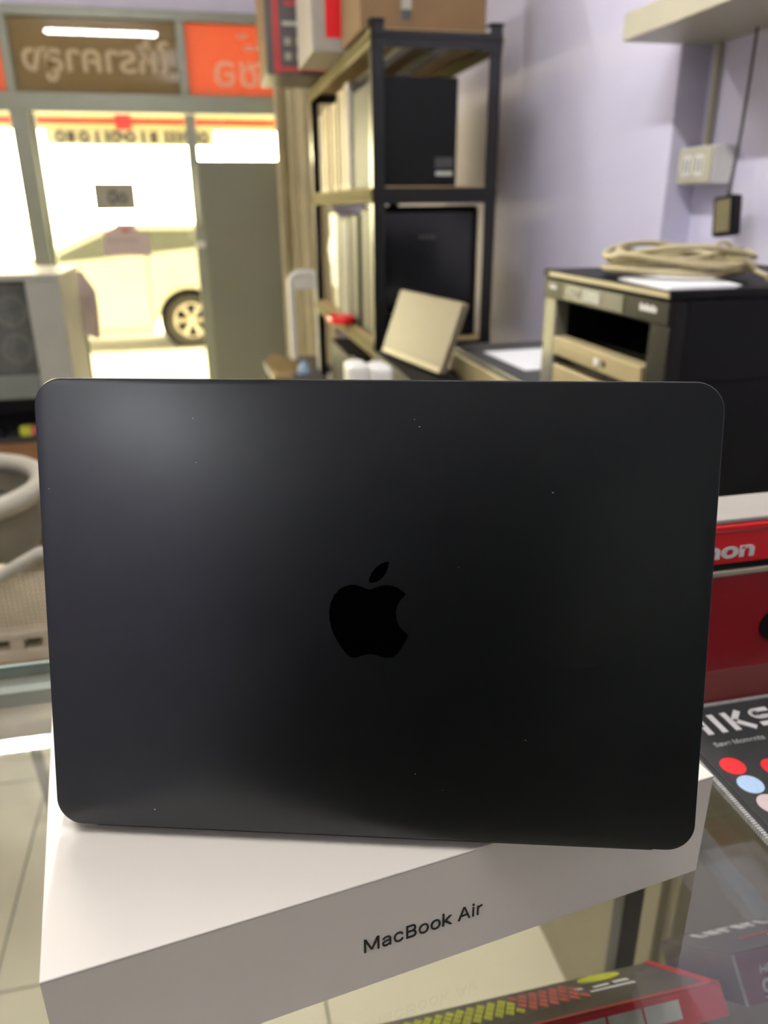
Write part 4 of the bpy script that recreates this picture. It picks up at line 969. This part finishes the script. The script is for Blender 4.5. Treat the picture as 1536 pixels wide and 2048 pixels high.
for wx in WX:
    bm = nbm()
    tube(bm, [(wx + 0.41 * math.cos(t), 10.03, 0.06 + 0.41 * math.sin(t)) for t in [PI * k / 16 for k in range(17)]], 0.03, 6); obj('arch_trim', bm, 'chair_grey', car)
    bm = nbm(); cyl(bm, (wx, 10.2, 0.05), (wx, 11.5, 0.05), 0.385, n=32); obj('wheel_well', bm, 'black_plastic', car)
    for y in (10.06, 11.5):
        bm = nbm(); tube(bm, [(wx + 0.265 * math.cos(t), y + 0.1, 0.052 + 0.265 * math.sin(t)) for t in [2 * PI * k / 32 for k in range(32)]], 0.064, 10, True); ty = obj('tyre', bm, 'tyre', car, True)
        bm = nbm(); tube(bm, [(wx + 0.205 * math.cos(t), y + 0.06, 0.052 + 0.205 * math.sin(t)) for t in [2 * PI * k / 32 for k in range(32)]], 0.016, 8, True)
        for k in range(6):
            for s in (-0.13, 0.13):
                a_ = 2 * PI * k / 6
                cyl(bm, (wx + 0.03 * math.cos(a_), y + 0.05, 0.052 + 0.03 * math.sin(a_)), (wx + 0.20 * math.cos(a_ + s), y + 0.06, 0.052 + 0.20 * math.sin(a_ + s)), 0.018, 0.014, 8)
        cyl(bm, (wx, y + 0.03, 0.052), (wx, y + 0.10, 0.052), 0.045, n=16)
        obj('alloy_rim', bm, 'rim', ty, True)

# trees beyond the street, a hint of yellow green at the far left
for i, (x, y, h) in enumerate(((-6.2, 17.0, 1.6), (-8.4, 18.5, 2.0))):
    tr_ = thing('bush', ('low green bush across the street, nearer the door' if i == 0 else 'low green bush across the street, farther left'), 'bush', (x, y, -0.28), 'bushes across the street')
    bm = nbm(); rb = random.Random(i)
    for k in range(420):
        a_ = rb.uniform(0, 2 * PI); zz = rb.uniform(0.2, h); rr_ = (0.9 * (1 - (zz / h - 0.45) ** 2 * 2)) * rb.uniform(0.6, 1.0)
        c_ = Vector((x + rr_ * math.cos(a_), y + rr_ * math.sin(a_), zz - 0.28))
        q = Matrix.Translation(c_) @ Matrix.Rotation(rb.uniform(0, 6), 4, 'Z') @ Matrix.Rotation(rb.uniform(-1, 1), 4, 'X')
        prism(bm, [(0, -0.12), (0.06, 0), (0, 0.14), (-0.06, 0)], q, 0.004)
    obj('foliage', bm, 'green_leaf', tr_, kind='stuff')
    bm = nbm(); cyl(bm, (x, y, -0.28), (x, y, h * 0.7 - 0.28), 0.08, 0.03, 8); obj('trunk', bm, 'brown_wood', tr_)

# ================================================================== CEILING TUBES
def lamp(x, y, ln, label, ax='x'):
    t_ = thing('tube_light', label, 'light', (x, y, ZC - 0.06), 'ceiling tube lights')
    if ax == 'x': d = Vector((ln / 2, 0, 0)); dims = (x - ln / 2 - 0.03, x + ln / 2 + 0.03, y - 0.022, y + 0.022, ZC - 0.036, ZC - 0.0005)
    else: d = Vector((0, ln / 2, 0)); dims = (x - 0.022, x + 0.022, y - ln / 2 - 0.03, y + ln / 2 + 0.03, ZC - 0.036, ZC - 0.0005)
    box_part('batten', dims, 'white_plastic', t_, 0.003)
    c_ = Vector((x, y, ZC - 0.058))
    bm = nbm(); cyl(bm, c_ - d, c_ + d, 0.0155, n=16); obj('tube', bm, 'tube', t_, True)
    for s in (-1, 1):
        bm = nbm(); cc = c_ + d * s * 1.012; bx(bm, cc.x - 0.012, cc.x + 0.012, cc.y - 0.014, cc.y + 0.014, cc.z - 0.016, ZC - 0.035); obj('holder', bm, 'white_plastic', t_)
lamp(-0.65, 2.97, 0.92, 'ceiling tube light mirrored in the brown transom and the counter glass')
lamp(0.0, 1.38, 1.1, 'ceiling tube light running away from the counter toward the door', 'y')
lamp(0.0, 0.14, 0.76, 'ceiling tube light right above the counter', 'y')
lamp(-2.5, -1.5, 0.5, 'short unseen tube light added to brighten the back left walls')  # unseen lamp, added so the lid mirrors brighter walls at its upper left

# unseen dark shelving added to darken what the lid reflects
bs = thing('added_shelving', 'tall unseen dark shelving added to darken the lid reflection', 'shelving', (0.1, -1.5, 0))
for x in (-1.6, -0.25, 1.06):
    box_part('upright', (x, x + 0.04, -1.75, -1.25, 0, 2.3), 'dark_grey', bs)
for z in (0.1, 0.6, 1.1, 1.6, 2.1):
    box_part('shelf', (-1.56, 1.06, -1.74, -1.25, z, z + 0.03), 'dark_grey', bs)
box_part('back', (-1.6, 1.1, -1.77, -1.7505, 0, 2.3), 'black_plastic', bs)

for (z, h_, l_) in ((0.63, 0.36, 'lower'), (1.13, 0.40, 'middle'), (1.63, 0.36, 'upper')):  # grey cartons added to lift the right side of the lid's reflection
    carton('added_carton', f'grey carton added to lighten the lid reflection, on the {l_} board of the dark shelving', (0.13, 1.0, -1.70, -1.30, z + 0.0005, z + h_), 'alu_dark', 'box', 'added cartons reflected in the lid')
